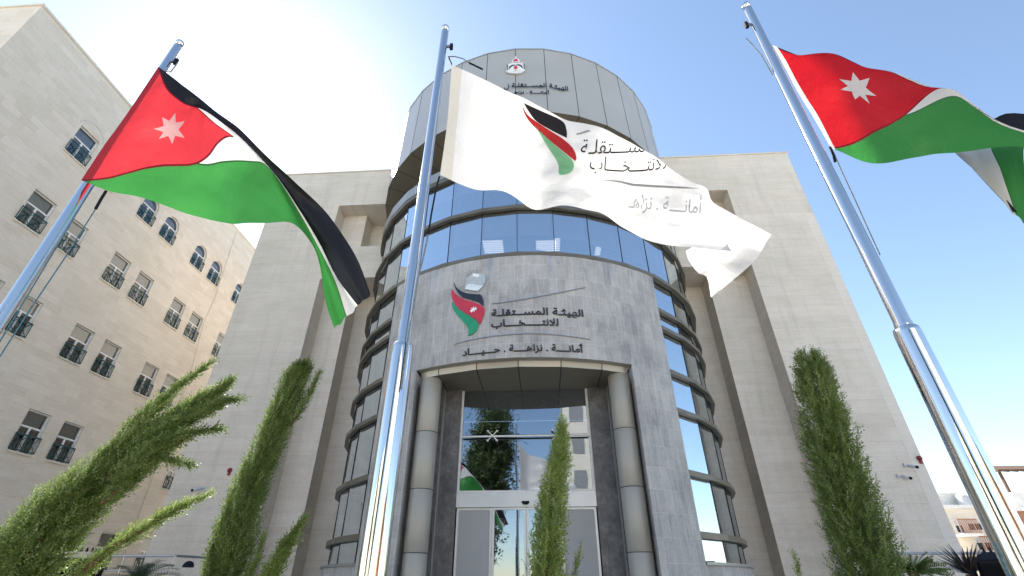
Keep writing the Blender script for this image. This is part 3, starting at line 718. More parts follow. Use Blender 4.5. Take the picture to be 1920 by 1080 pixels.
# ================================================================== ground
m = MB(); m.face([(-600, -600, 0), (600, -600, 0), (600, 900, 0), (-600, 900, 0)], 'paving'); tag(m.build('ground', None, 'box'), kind='structure')
m = MB(); m.face([(-300, -17, .006), (300, -17, .006), (300, -8, .006), (-300, -8, .006)], 'road'); tag(m.build('road'), kind='structure')
m = MB(); m.box(-17.4, 13.5, 9.2, 34, .0, TERR-.004, 'paving')
for i in range(6): m.box(-3.6, 2.9, 9.2-.32*(6-i), 9.2-.32*(5-i), 0, TERR*(i+1)/7, 'paving')
tag(m.build('terrace', None, 'box'), kind='structure')
m = MB(); m.box(-7.5, 7.5, 2.7, 7.1, .004, .22, 'soil'); tag(m.build('planting_bed'), kind='structure')

# ================================================================== flagpoles
PT = Z(6.58)
def flagpole(x, y, label, side, ropes):
    o = empty('flagpole', (x, y, 0), label, 'flagpole', 'polished steel flagpoles')
    m = MB(); m.lathe((0, 0, 0), [(.15, 0), (.15, .02), (.104, .03), (.102, 1.), (.0925, Z(1.70)), (.088, Z(1.735)), (.072, Z(1.75))], 'chrome', 40); m.build('lower_tube', o)
    m = MB(); m.lathe((0, 0, 0), [(.066, Z(1.745)), (.064, Z(1.78)), (.0595, Z(1.80)), (.052, PT-.1), (.052, PT-.06), (.03, PT-.055), (.03, PT-.03)], 'chrome', 32); m.build('upper_tube', o)
    m = MB(); m.lathe((0, 0, PT-.035), [(.001, 0), (.03, .008), (.048, .03), (.056, .055), (.048, .085), (.03, .104), (.001, .112)], 'chrome', 24); m.build('ball_finial', o)
    m = MB(); s = side
    m.obox((s*.085, 0, PT-.42), (.035, 0, 0), (0, .012, 0), (0, 0, .02), 'steel')
    m.obox((s*.115, 0, PT-.43), (.02, 0, .0), (0, .018, 0), (0, 0, .055), 'black'); m.build('rope_pulley', o)
    for k, (pl, r_, key) in enumerate(ropes):
        m = MB(); m.tube([at(*q)-Vector((x, y, 0)) for q in pl], r_, key, 6); m.build('halyard_rope', o)
    return o
flagpole(-5.0, 3.62, 'polished steel flagpole rising at the left edge, in front of the limestone windows', 1, [([(172, 352, 3.60), (120, 440, 3.58), (60, 540, 3.56), (0, 640, 3.52), (-60, 742, 3.5)], .0055, 'ropeblue'), ([(199, 358, 3.55), (189, 374, 3.55), (179, 392, 3.55)], .014, 'black'), ([(179, 392, 3.55), (124, 480, 3.55), (60, 575, 3.53), (0, 668, 3.5), (-60, 760, 3.5)], .0055, 'ropeblue'), ([(333, 118, 3.62), (320, 135, 3.6), (304, 133, 3.52)], .008, 'rope')])
flagpole(-1.15, 3.635, 'polished steel flagpole in the middle, in front of the round stone front', 1, [([(824, 331, 3.62), (818, 352, 3.6), (809, 400, 3.58), (803, 440, 3.58)], .010, 'black'), ([(803, 440, 3.58), (792, 490, 3.58), (783, 524, 3.57), (773, 588, 3.56), (764, 640, 3.54), (752, 730, 3.53)], .008, 'rope')])
flagpole(2.945, 3.572, 'polished steel flagpole at the right, against open blue sky', -1, [([(1556, 276, 3.55), (1563, 290, 3.54), (1566, 303, 3.54)], .013, 'black'), ([(1564, 288, 3.54), (1580, 325, 3.55), (1602, 372, 3.57), (1627, 428, 3.62), (1650, 478, 3.66)], .006, 'rope'), ([(1399, 72, 3.57), (1412, 85, 3.57), (1428, 104, 3.57), (1448, 140, 3.6)], .007, 'rope'), ([(1866, 1018, 3.4), (1882, 1055, 3.4), (1905, 1112, 3.4)], .006, 'ropeblue')])

# ================================================================== flags
def herm(xs, ys, x):
    """cubic through the points (Catmull-Rom tangents); ys is an array (n,3)"""
    xs = np.asarray(xs, float); ys = np.asarray(ys, float); n = len(xs)
    mt = np.zeros_like(ys)
    for i in range(n):
        a, b = max(0, i-1), min(n-1, i+1); mt[i] = (ys[b]-ys[a])/(xs[b]-xs[a])
    i = int(np.clip(np.searchsorted(xs, x)-1, 0, n-2)); h = xs[i+1]-xs[i]; t = (x-xs[i])/h
    return ys[i]*(2*t**3-3*t**2+1)+mt[i]*h*(t**3-2*t**2+t)+ys[i+1]*(-2*t**3+3*t**2)+mt[i+1]*h*(t**3-t**2)
class Sheet:
    def __init__(s, S, T, grid, ripple=.02, seed=0):
        s.S, s.T = S, T; s.G = np.array([[tuple(at(*q)) for q in row] for row in grid]); s.rp = ripple; s.ph = seed
    def __call__(s, u, t):
        col = np.array([herm(s.T, s.G[i], t) for i in range(len(s.S))]); p = herm(s.S, col, u)
        r = s.rp*min(1, u*4)
        p = p+np.array([0, 1, .15])*r*(sin(17*u+5*t+s.ph)+.6*sin(31*u-9*t+1.7*s.ph)+.4*sin(23*t+7*u)+.16*sin(70*u+26*t+s.ph)*sin(9*t+s.ph)+.14*sin(52*u-61*t+2*s.ph)*sin(6*u+s.ph)+.34*max(0., u-.8)*5*(sin(43*u+19*t)+sin(33*t-20*u)))
        return Vector(p)
def flag_mesh(name, sheet, lines, paint, mats, label, group, nu=64, nt_=40):
    bm = bmesh.new()
    g = [[bm.verts.new((i/nu, j/nt_, 0)) for j in range(nt_+1)] for i in range(nu+1)]
    for i in range(nu):
        for j in range(nt_): bm.faces.new((g[i][j], g[i+1][j], g[i+1][j+1], g[i][j+1]))
    for co, no in lines: bmesh.ops.bisect_plane(bm, geom=bm.verts[:]+bm.edges[:]+bm.faces[:], plane_co=(*co, 0), plane_no=(*no, 0))
    uvl = bm.loops.layers.uv.new('UVMap')
    for f in bm.faces:
        c = f.calc_center_median(); f.material_index = paint(c.x, c.y); f.smooth = True
        for l in f.loops: l[uvl].uv = (l.vert.co.x, l.vert.co.y)
    for v in bm.verts: v.co = sheet(v.co.x, v.co.y)
    me = bpy.data.meshes.new(name); bm.to_mesh(me); bm.free()
    for k in mats: me.materials.append(MAT[k])
    o = link(name, me); return tag(o, label, 'flag', group)
def put_star(sheet, parent, cu, ct, ro, ri, asp=2.0, rot=0., key='f_star'):
    for sgn in (1, -1):
        bm = bmesh.new(); c0 = bm.verts.new((cu, ct, 0)); pts = []
        for i in range(14):
            r = ro if i % 2 == 0 else ri; a = rot+pi*i/7; pts.append(bm.verts.new((cu+r*cos(a)/asp, ct+r*sin(a), 0)))
        for i in range(14): bm.faces.new((c0, pts[i], pts[(i+1) % 14]))
        bmesh.ops.subdivide_edges(bm, edges=bm.edges[:], cuts=3, use_grid_fill=True)
        bmesh.ops.triangulate(bm, faces=bm.faces[:])
        e = 1e-3
        for v in bm.verts:
            u, t = v.co.x, v.co.y; p = sheet(u, t); n = (sheet(u+e, t)-p).cross(sheet(u, t+e)-p).normalized(); v.co = p+n*sgn*.004
        for f in bm.faces: f.smooth = True
        me = bpy.data.meshes.new('star'); bm.to_mesh(me); bm.free(); me.uv_layers.new(name='UVMap'); me.materials.append(MAT[key]); link('star', me, parent)
JL = [((0, 1/3), (0, 1)), ((0, 2/3), (0, 1)), ((0, 0), (1, -1)), ((0, 1), (1, 1)), ((.018, 0), (1, 0))]+[((.5+d, .5), n) for d in (-.007, .007) for n in ((1, -1), (1, 1))]+[((0, a+d), (0, 1)) for a in (1/3, 2/3) for d in (-.005, .005)]
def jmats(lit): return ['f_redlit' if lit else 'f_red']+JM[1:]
def jpaint(hem):
    def f(s, t):
        if hem and s < .018: return 4
        e = (.5-s)-abs(t-.5)
        if s < .5 and abs(e) < .007: return 5
        if e > 0: return 0
        if abs(t-2/3) < .005: return 6
        return 1 if t < 1/3 else 2 if t < 2/3 else 3
    return f
JM = ['f_red', 'f_black', 'f_white', 'f_green', 'f_white', 'f_seam', 'f_gseam']
y = 3.62
S = [0, .1, .2, .333, .5, .6, .7, .8, .88, .95, 1]; T = [0, 1/3, .5, 2/3, 1]
lf = Sheet(S, T, [
 [(297, 125, y-.14), (247, 200, y-.14), (222, 236, y-.14), (197, 270, y-.14), (152, 338, y-.14)],
 [(321, 143, y-.16), (283, 205, y-.17), (262, 235, y-.17), (240, 268, y-.16), (206, 358, y-.12)],
 [(345, 162, y), (325, 205, y-.04), (312, 240, y-.06), (298, 272, y-.03), (272, 373, y)],
 [(387, 194, y+.12), (368, 201, y+.08), (370, 250, y+.05), (370, 309, y+.06), (365, 406, y+.14)],
 [(450, 243, y+.02), (436, 246, y+.02), (437, 255, y+.08), (444, 302, y+.10), (440, 416, y+.02)],
 [(497, 290, y-.10), (474, 281, y-.02), (480, 290, y+.10), (486, 301, y+.06), (497, 420, y-.10)],
 [(547, 336, y-.06), (518, 330, y-.0), (530, 338, y+.12), (523, 338, y+.06), (546, 418, y-.14)],
 [(603, 388, y+.10), (563, 395, y+.12), (580, 405, y+.25), (563, 402, y+.16), (581, 452, y+.04)],
 [(641, 438, y+.12), (597, 452, y+.16), (612, 462, y+.28), (596, 462, y+.20), (597, 492, y+.12)],
 [(673, 491, y+.05), (631, 520, y+.12), (640, 535, y+.22), (627, 528, y+.16), (610, 556, y+.10)],
 [(695, 552, y+.0), (670, 572, y+.08), (660, 585, y+.1), (648, 592, y+.1), (631, 619, y+.06)]], .024, 1.3)
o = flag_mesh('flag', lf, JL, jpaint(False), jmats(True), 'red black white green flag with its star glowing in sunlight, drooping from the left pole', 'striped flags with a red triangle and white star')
S = [0, 1/6, 1/3, .5, .58, .65, .72, .8, .86, .93, 1]; T = [0, 1/6, 1/3, .5, 2/3, 1]; y = 3.56
rf = Sheet(S, T, [
 [(1445, 83, y), (1464, 116, y), (1483, 150, y), (1503, 185, y), (1522, 215, y), (1558, 278, y)],
 [(1560, 130, y+.14), (1556, 102, y), (1570, 140, y-.06), (1590, 172, y-.06), (1614, 206, y-.04), (1640, 306, y-.06)],
 [(1660, 190, y+.2), (1665, 155, y+.12), (1667, 131, y+.02), (1680, 178, y+.03), (1692, 219, y+.04), (1720, 295, y+.08)],
 [(1760, 240, y+.25), (1765, 205, y+.18), (1769, 184, y+.08), (1773, 168, y), (1784, 182, y), (1796, 283, y-.04)],
 [(1840, 235, y+.3), (1835, 222, y+.2), (1830, 210, y+.1), (1827, 197, y), (1833, 202, y), (1855, 277, y-.08)],
 [(1893, 213, y+.25), (1893, 226, y+.16), (1890, 238, y+.08), (1888, 234, y+.02), (1892, 236, y), (1912, 276, y)],
 [(1990, 228, y+.3), (1990, 244, y+.28), (1992, 262, y+.26), (1992, 266, y+.25), (1994, 270, y+.25), (1990, 290, y+.25)],
 [(1945, 238, y+.55), (1940, 246, y+.55), (1935, 252, y+.55), (1935, 256, y+.55), (1945, 262, y+.55), (1965, 272, y+.5)],
 [(1790, 252, y+.62), (1790, 258, y+.63), (1786, 266, y+.64), (1825, 264, y+.64), (1860, 262, y+.62), (1925, 262, y+.6)],
 [(1846, 326, y+.66), (1838, 326, y+.66), (1830, 322, y+.62), (1852, 322, y+.58), (1879, 322, y+.6), (1925, 325, y+.62)],
 [(1906, 399, y+.62), (1903, 399, y+.6), (1899, 398, y+.58), (1903, 400, y+.56), (1908, 402, y+.58), (1938, 440, y+.6)]], .014, .4)
o = flag_mesh('flag', rf, JL, jpaint(True), JM, 'red and green flag with crisp white star, streaming from the right pole', 'striped flags with a red triangle and white star')
put_star(rf, o, .205, .47, .125, .06, 2., .35)
y = 3.63; S = [0, .1, .2, .3, .4, .5, .6, .7, .8, .86, .895, .93, .965, 1]; T = [0, .5, 1]
cf = Sheet(S, T, [
 [(847, 121, y), (839, 225, y), (825, 328, y)],
 [(905, 148, y-.12), (892, 255, y-.14), (890, 355, y-.12)],
 [(965, 178, y+.02), (952, 278, y-.04), (950, 362, y)],
 [(1030, 206, y+.10), (1010, 305, y+.12), (1003, 395, y+.18)],
 [(1085, 228, y-.02), (1075, 310, y-.05), (1060, 381, y-.08)],
 [(1140, 248, y-.10), (1130, 330, y-.12), (1118, 396, y-.14)],
 [(1195, 277, y-.02), (1185, 358, y+.0), (1175, 432, y+.02)],
 [(1250, 308, y+.08), (1245, 384, y+.04), (1240, 458, y-.02)],
 [(1297, 341, y+.04), (1303, 402, y+.0), (1312, 462, y-.06)],
 [(1324, 360, y+.06), (1346, 415, y+.02), (1376, 470, y-.10)],
 [(1334, 380, y+.20), (1322, 440, y+.26), (1288, 468, y+.08)],
 [(1366, 397, y+.28), (1350, 462, y+.22), (1304, 512, y+.22)],
 [(1402, 416, y+.22), (1372, 478, y+.30), (1322, 524, y+.20)],
 [(1446, 440, y+.26), (1412, 492, y+.22), (1331, 560, y+.30)]], .026, 2.)
wf = flag_mesh('flag', cf, [((.035, 0), (1, 0))], lambda s, t: 1 if s < .035 else 0, ['f_white', 'f_hem'], 'white flag printed with emblem and dark lettering, streaming from the middle pole', None, 80, 36)
# frayed threads on the fly end
m = MB()
for k in range(16):
    a = cf(1., random.uniform(0, 1) if k > 6 else random.uniform(0, .25)); d = Vector((random.uniform(.02, .12), random.uniform(-.02, .05), random.uniform(-.08, .06)))
    m.tube([a, a+d*.5+Vector((0, 0, random.uniform(-.02, .03))), a+d], .0025, 'f_white', 5)
m.build('frayed_threads', wf)
# prints lie on the cloth
wf_bm = bmesh.new(); wf_bm.from_mesh(wf.data); tree = BVHTree.FromBMesh(wf_bm); wf_bm.free()
EYE = Vector((0, 0, CAM_Z))
def on_flag(px, py):
    d = ray(px, py).normalized(); h = tree.ray_cast(EYE, d)
    if h[0] is None: return None
    return h[0]-d*.016
def print_bm(name, bm, key, todo):
    dead = []
    for v in bm.verts:
        p = on_flag(*todo(v.co.x, v.co.y))
        if p is None or p.y > 3.95: dead.append(v); p = Vector((0, 0, 0))
        v.co = p
    bmesh.ops.delete(bm, geom=dead, context='VERTS')
    return bm_obj(name, bm, [key], wf)
def print_poly(name, pts, key):
    bm = bmesh.new(); f = bm.faces.new([bm.verts.new((a, b, 0)) for a, b in pts]); bmesh.ops.triangulate(bm, faces=[f])
    xs = [p[0] for p in pts]; ys_ = [p[1] for p in pts]
    for x in np.arange(min(xs)+6, max(xs), 6): bmesh.ops.bisect_plane(bm, geom=bm.verts[:]+bm.edges[:]+bm.faces[:], plane_co=(x, 0, 0), plane_no=(1, 0, 0))
    for q in np.arange(min(ys_)+6, max(ys_), 6): bmesh.ops.bisect_plane(bm, geom=bm.verts[:]+bm.edges[:]+bm.faces[:], plane_co=(0, q, 0), plane_no=(0, 1, 0))
    print_bm(name, bm, key, lambda a, b: (a, b))
h2 = lambda L: smooth_poly([(640+x/2, y_/2) for x, y_ in L])
print_poly('printed_emblem', h2([(684, 386), (745, 414), (826, 452), (844, 485), (846, 517), (790, 490), (733, 456), (704, 420)]), 'p_black')
print_poly('printed_emblem', h2([(678, 392), (700, 432), (760, 475), (830, 520), (868, 555), (882, 590), (877, 604), (840, 574), (780, 525), (720, 472), (690, 432)]), 'p_red')
print_poly('printed_emblem', h2([(724, 468), (770, 515), (820, 560), (868, 603), (866, 640), (835, 655), (815, 650), (812, 612), (770, 545)]), 'p_green')
def print_text(s, x0, x1, yb, slope, hgt, key, sag=0., bold=.0):
    bm, wd, _ = text_mesh(s, bold, 0.)
    bmesh.ops.triangulate(bm, faces=bm.faces[:]); cut_x(bm, [wd*i/30 for i in range(1, 30)])
    k = (x1-x0)/wd
    print_bm('printed_lettering', bm, key, lambda a, b: (x0+a*k+b*hgt/.72*.12, yb+slope*a*k+sag*sin(pi*a/wd)-b*hgt/.72))
print_text('المســـتقلـة', 1088, 1236, 289, -.03, 27, 'p_black')
print_text('للانتــــخــــاب', 1105, 1248, 316, .0, 26, 'p_black', 6)
print_text('أمانــــة . نزاهـ', 1178, 1314, 389, .085, 26, 'p_blue')
print_poly('printed_stripe', [(1125, 337), (1160, 338), (1187, 344), (1230, 347), (1280, 350), (1318, 354), (1280, 353), (1230, 351.5), (1187, 349), (1160, 342)], 'p_grey')
print_poly('printed_stripe', [(1080, 251), (1105, 243), (1106, 246), (1082, 253)], 'p_grey')
# rope ends and clip at the hoist
def hoist_clip(a, b, c):
    m = MB(); m.tube([a, (Vector(a)+Vector(b))/2+Vector((0, 0, -.01)), b], .012, 'black', 6); m.tube([b, (Vector(b)+Vector(c))/2+Vector((0, 0, .01)), c], .009, 'rope', 6); return m
m = MB(); m.tube([at(847, 121, 3.63), at(843, 112, 3.63), at(841, 106, 3.6)], .01, 'black', 6); m.tube([at(841, 106, 3.6), at(853, 106, 3.6), at(868, 110, 3.62), at(880, 118, 3.64), at(905, 130, 3.66)], .008, 'rope', 6); m.tube([at(880, 118, 3.64), at(905, 130, 3.66)], .013, 'black', 6)
m.build('hoist_rope', wf)

# ================================================================== cypresses and other plants
def sprigs(mb_v, mb_f, P0, D, L, spread, rng, ncell=3, thick=.2):
    """feathery sprays: P0,D arrays (n,3), L lengths; fills vertex/face lists"""
    n = len(P0); D = D/np.linalg.norm(D, axis=1)[:, None]
    rnd = rng.normal(size=(n, 3)); U = np.cross(D, rnd); U /= np.linalg.norm(U, axis=1)[:, None]; W = np.cross(D, U)
    nv0 = (ncell+1)+2*ncell; nv = nv0+2*ncell; V = np.zeros((n, nv, 3))
    bend = rng.normal(size=(n, 1))*.12
    for i in range(ncell+1):
        t = i/ncell; V[:, i] = P0+D*(L*t)[:, None]+W*(bend*t*t)*L[:, None]
    F = []
    for i in range(ncell): F.append((i, nv0+2*i, i+1)); F.append((i, i+1, nv0+2*i+1))
    for i in range(ncell):
        t = (i+.5)/ncell
        for sgn in (0, 1):
            ln = L*(.34*(1-.5*t))*rng.uniform(.7, 1.25, n); s = 1 if sgn else -1
            tw = rng.uniform(-.9, .9, n)[:, None]
            side = U*s*np.cos(tw)+W*np.sin(tw)
            k = ncell+1+2*i+sgn; V[:, k] = V[:, i]+(D*.85+side*spread)*ln[:, None]
            q = nv0+2*i+sgn; V[:, q] = V[:, i]+(D*(L*thick)[:, None])
            F.append((i, q, k) if sgn else (q, i, k))
    F = np.array(F); base = len(mb_v[0]) if False else mb_v['n']
    mb_v['a'].append(V.reshape(-1, 3)); mb_v['n'] += n*nv
    mb_f.append((F[None]+(base+np.arange(n)*nv)[:, None, None]).reshape(-1, 3))
def tri_object(name, V, F, key, parent):
    V = np.concatenate(V['a']); F = np.concatenate(F); me = bpy.data.meshes.new(name)
    me.vertices.add(len(V)); me.vertices.foreach_set('co', V.ravel()); me.loops.add(F.size); me.loops.foreach_set('vertex_index', F.ravel().astype(np.int32))
    me.polygons.add(len(F)); me.polygons.foreach_set('loop_start', np.arange(0, F.size, 3, dtype=np.int32)); me.polygons.foreach_set('loop_total', np.full(len(F), 3, np.int32))
    me.materials.append(MAT[key]); me.update(calc_edges=True); me.validate(); return link(name, me, parent)
def polyline(pts, ts):
    pts = np.array([tuple(p) for p in pts]); s = np.linspace(0, 1, len(pts)); return np.array([herm(s, pts, t) for t in ts])
def foliage(name, parent, stems, key, seed, thick=.19, fat=1.2):
    """stems: list of (points, radii, number of shoots, spray length, shoot length)"""
    rng = np.random.default_rng(seed); V = {'a': [], 'n': 0}; F = []; ages = []
    org = np.array(parent.location)
    for pts, radii, cnt, L, SL_ in stems:
        cnt = int(cnt*2.6); radii = [x*1.08 for x in radii]
        rs = np.linspace(0, 1, len(radii)); tt = np.linspace(0, 1, 160); C = polyline(pts, tt); rr = np.interp(tt, rs, radii)
        G = np.gradient(C, axis=0); seg = np.linalg.norm(G, axis=1); length = seg.sum(); G /= seg[:, None]
        wgt = (rr+.02)*seg; cdf = np.cumsum(wgt); cdf /= cdf[-1]
        for k in range(cnt):
            t = float(np.interp((k+rng.uniform())/cnt, cdf, tt)); idx = int(t*159)
            c, r, d = C[idx], rr[idx], G[idx]
            q = rng.normal(size=3); q -= d*q.dot(d); q /= np.linalg.norm(q)
            f = rng.uniform(.06, 1)**.6; sl = SL_*.66*rng.uniform(.5, 1.25)
            if rng.uniform() < .07: sl *= 1.4; f = min(1.05, f*1.2)
            # where the envelope is at the shoot's tip
            tip_i = min(159, idx+int(sl/length*159)); over = max(0., sl-(159-idx)/159*length)
            n = 9; ss = np.linspace(0, 1, n); core = np.array([np.interp(np.clip(t+ss*sl/length, 0, 1), tt, C[:, j]) for j in range(3)]).T
            core = core+d*(np.clip(ss*sl-(1-t)*length, 0, None)*.55)[:, None]
            rad_ = np.interp(np.clip(t+ss*sl/length, 0, 1), tt, rr)
            off = f*(r*.55+(rad_*1.04-r*.55)*ss**.8)
            wob = rng.normal(size=3)*.03
            path = core+q*off[:, None]+wob*(ss**2*sl)[:, None]
            m_ = int(max(9, 34*sl/.4)); u = np.sort(rng.uniform(0, 1, m_)); P0 = np.array([np.interp(u, ss, path[:, j]) for j in range(3)]).T
            T_ = np.gradient(path, axis=0); T_ = np.array([np.interp(u, ss, T_[:, j]) for j in range(3)]).T; T_ /= np.linalg.norm(T_, axis=1)[:, None]
            side = rng.normal(size=(m_, 3)); side -= T_*(side*T_).sum(1)[:, None]; side /= np.linalg.norm(side, axis=1)[:, None]
            D = T_+side*rng.uniform(.25, .95, m_)[:, None]+q*.28*f
            ln = L*fat*rng.uniform(.55, 1.25, m_)*(1-.4*u)
            n0 = V['n']; sprigs(V, F, P0-org, D, ln, .5, rng, 3, thick)
            age = np.clip(rng.uniform(.05, .75)+.3*(f-.5), 0, 1); per = (V['n']-n0)//m_
            ages.append(np.repeat(np.clip(age*.75+.35*u*f, 0, 1), per))
    o = tri_object(name, V, F, key, parent)
    at_ = o.data.attributes.new('age', 'FLOAT', 'POINT'); at_.data.foreach_set('value', np.concatenate(ages).astype(np.float32)); return o
def cypress(pts, radii, label, key, seed, cnt, L, lean=.45, extra=(), thick=.19, fat=1.2, group='cypresses in the planting bed', name='cypress_tree', zroot=.2):
    base = Vector(pts[0]); root = Vector((base.x, base.y, zroot)) 
    o = empty(name, root, label, 'tree', group)
    allst = [(pts, radii, cnt, L, lean)]+list(extra)
    m = MB()
    for i, st in enumerate(allst):
        C = [Vector(p)-root for p in st[0]]
        C = C[:-1] if i == 0 else C[:-2]+[C[-2].lerp(C[-3], .5)]
        if i == 0: C = [Vector((0, 0, -.05))]+C
        r0 = .045 if i == 0 else .012
        m.tube(C[:max(2, len(C)-1)], [r0*(1-.9*j/len(C)) for j in range(max(2, len(C)-1))], 'bark', 8)
    m.build('trunk', o); foliage('crown', o, allst, key, seed, thick, fat)
    return o
# tall one, left of the door
v = 6.2
cypress([at(395, 1195, v), at(421, 1085, v), at(464, 930, v), at(522, 790, v), at(560, 700, v), at(570, 684, v)], [.225, .235, .215, .19, .155, .07], 'tall dense column cypress leaning before the left stone wing', 'leaf', 3, 330, .105, .42,
        extra=[([at(545, 800, v), at(580, 740, v), at(597, 702, v)], [.05, .04, .01], 14, .09, .3), ([at(395, 1120, v), at(398, 1060, v), at(408, 1000, v)], [.09, .08, .02], 26, .10, .3)])
# right one
v = 6.2
cypress([at(1665, 1200, v), at(1632, 1075, v), at(1585, 930, v), at(1551, 810, v), at(1528, 715, v), at(1518, 674, v)], [.33, .34, .325, .285, .235, .15], 'tall full column cypress before the right stone wing', 'leaf', 5, 520, .10, .42)
# small pale one in front of the entrance
v = 4.6
cypress([at(1015, 1230, v), at(1027, 1080, v), at(1037, 950, v), at(1048, 860, v), at(1054, 805, v)], [.165, .155, .13, .10, .04], 'slender bright green cypress in front of the entrance doors', 'leafpale', 8, 250, .075, .3)
# wind-swept plume on the far left
v = 4.4
cypress([at(-130, 1230, v), at(30, 1070, v), at(130, 955, v), at(225, 865, v), at(330, 780, v), at(405, 735, v), at(430, 716, v)], [.38, .34, .27, .17, .085, .035, .006], 'wind swept cypress with feathery plumes leaning over the left edge', 'leaf', 13, 330, .10, .46, thick=.17, fat=1.1,
        extra=[([at(60, 1010, v), at(180, 885, v), at(270, 785, v), at(330, 730, v), at(386, 686, v)], [.19, .14, .075, .035, .006], 90, .10, .34),
               ([at(200, 900, v-.1), at(290, 820, v-.1), at(370, 775, v-.1), at(415, 755, v-.1), at(445, 747, v-.1)], [.13, .11, .065, .03, .006], 70, .10, .34),
               ([at(200, 920, v-.2), at(290, 845, v-.2), at(350, 815, v-.2), at(402, 806, v-.2)], [.12, .09, .04, .006], 50, .10, .3),
               ([at(190, 945, v-.2), at(270, 875, v-.2), at(300, 858, v-.2), at(346, 868, v-.2)], [.11, .06, .035, .006], 32, .10, .28)])
v = 4.2
cypress([at(60, 1190, v), at(140, 1085, v), at(215, 1025, v), at(300, 972, v), at(350, 945, v), at(388, 928, v)], [.09, .075, .075, .055, .03, .005], 'thin pale cypress branch sweeping low beside the big plume', 'leafpale', 17, 56, .085, .36, thick=.17, fat=1.05)
v = 6.
cypress([at(470, 1180, v), at(505, 1080, v), at(540, 1020, v), at(566, 980, v)], [.12, .11, .07, .01], 'short pale cypress shoot beside the tall left cypress', 'leafpale', 19, 46, .10, .34,
        extra=[([at(450, 1110, v), at(478, 1060, v), at(492, 1015, v)], [.04, .03, .006], 9, .09, .3)])
v = 4.9
cypress([at(1068, 1190, v), at(1076, 1080, v), at(1086, 1032, v)], [.03, .025, .005], 'tiny yellowish cypress shoot right of the door cypress', 'leafpale', 23, 9, .07, .25)
v = 6.
cypress([at(1510, 1180, v), at(1500, 1085, v), at(1492, 1050, v)], [.03, .025, .005], 'tiny pale cypress shoot left of the full right cypress', 'leafpale', 29, 6, .08, .25)

def fronds(name, c, n, L, droop, width, key, label, cat, seed, leaflets=True, up=.5, h0=.25):
    o = empty(name, c, label, cat); rng = np.random.default_rng(seed); V = {'a': [], 'n': 0}; F = []
    m = MB(); m.tube([(0, 0, -.05), (0, 0, h0)], [.1, .07], 'bark', 10); m.build('stem', o)
    vs = []; fs = []
    for i in range(n):
        a = 2*pi*i*.618; e = up+rng.uniform(-.35, .45); d = np.array([cos(a)*cos(e), sin(a)*cos(e), sin(e)]); l = L*rng.uniform(.75, 1.1)
        q = [np.array([0, 0, h0])+d*l*t+np.array([0, 0, -droop*l*t*t]) for t in np.linspace(0, 1, 9)]; side = np.array([-sin(a), cos(a), 0])
        if leaflets:
            for k in range(1, 9):
                dirv = (q[k]-q[k-1]); dirv /= np.linalg.norm(dirv); wl_ = width*(1-.5*abs(k/8-.4))
                for s in (-1, 1):
                    for j in (0, .5):
                        p = q[k-1]*(1-j)+q[k]*j; b = len(vs); vs += [p, p+dirv*.022, p+side*s*wl_+dirv*wl_*.6+np.array([0, 0, .03])]; fs.append((b, b+1, b+2))
        else:
            for k in range(8):
                w0, w1 = width*(1-k/8)**.7, width*(1-(k+1)/8)**.7; b = len(vs)
                vs += [q[k]-side*w0, q[k]+side*w0, q[k+1]+side*w1, q[k+1]-side*w1]; fs += [(b, b+1, b+2), (b, b+2, b+3)]
    V['a'].append(np.array(vs)); tri_object('leaves', V, [np.array(fs)], key, o); return o
p = at(268, 1062, 9.6); fronds('cycad', (p.x, p.y, TERR), 30, .85, .45, .13, 'palm', 'dark green cycad palm by the left terrace railing', 'plant', 4, True, .55, .62)
p = at(385, 1075, 9.4); fronds('spiky_plant', (-6.3, 9.4, TERR), 26, .6, .2, .018, 'yucca', 'dark spiky plant beside the left cycad palm', 'plant', 6, False, .6, .3)
p = at(1808, 1050, 9.6); fronds('spiky_plant', (p.x, p.y, TERR), 110, .62, .10, .024, 'yucca', 'reddish dark spiky plant in front of the right terrace railing', 'plant', 9, False, .55, .75)
p = at(1710, 1068, 8.4); fronds('low_shrub', (p.x, p.y, 0), 90, .45, .2, .05, 'leaf', 'low dark shrub at the foot of the full right cypress', 'plant', 12, True, .4, 1.75)

# ================================================================== terrace railings
def railing(x0, x1, y, label, ret):
    o = empty('railing', ((x0+x1)/2, y, TERR), label, 'railing', 'steel railings along the terrace edge'); L = (x1-x0)/2; h = Z(.57)-TERR
    m = MB(); m.tube([(-L, 0, h), (L, 0, h)], .028, 'steel', 10); m.tube([(ret*L, 0, h), (ret*L, 2.2, h+.02)], .028, 'steel', 10); m.build('handrail', o)
    for zz in (.45, .75): 
        m = MB(); m.tube([(-L, 0, zz*h), (L, 0, zz*h)], .012, 'steel', 8); m.build('rail', o)
    n = max(2, int(L*2/1.1))
    for i in range(n+1):
        m = MB(); m.tube([(-L+2*L*i/n, 0, 0), (-L+2*L*i/n, 0, h)], .02, 'steel', 8); m.build('post', o)
railing(-16.9, -8.45, 12., 'thin steel railing on the terrace at the left, behind the cycad', 1)
railing(7.3, 13.3, 12., 'thin steel railing on the terrace at the right, behind the spiky plant', -1)

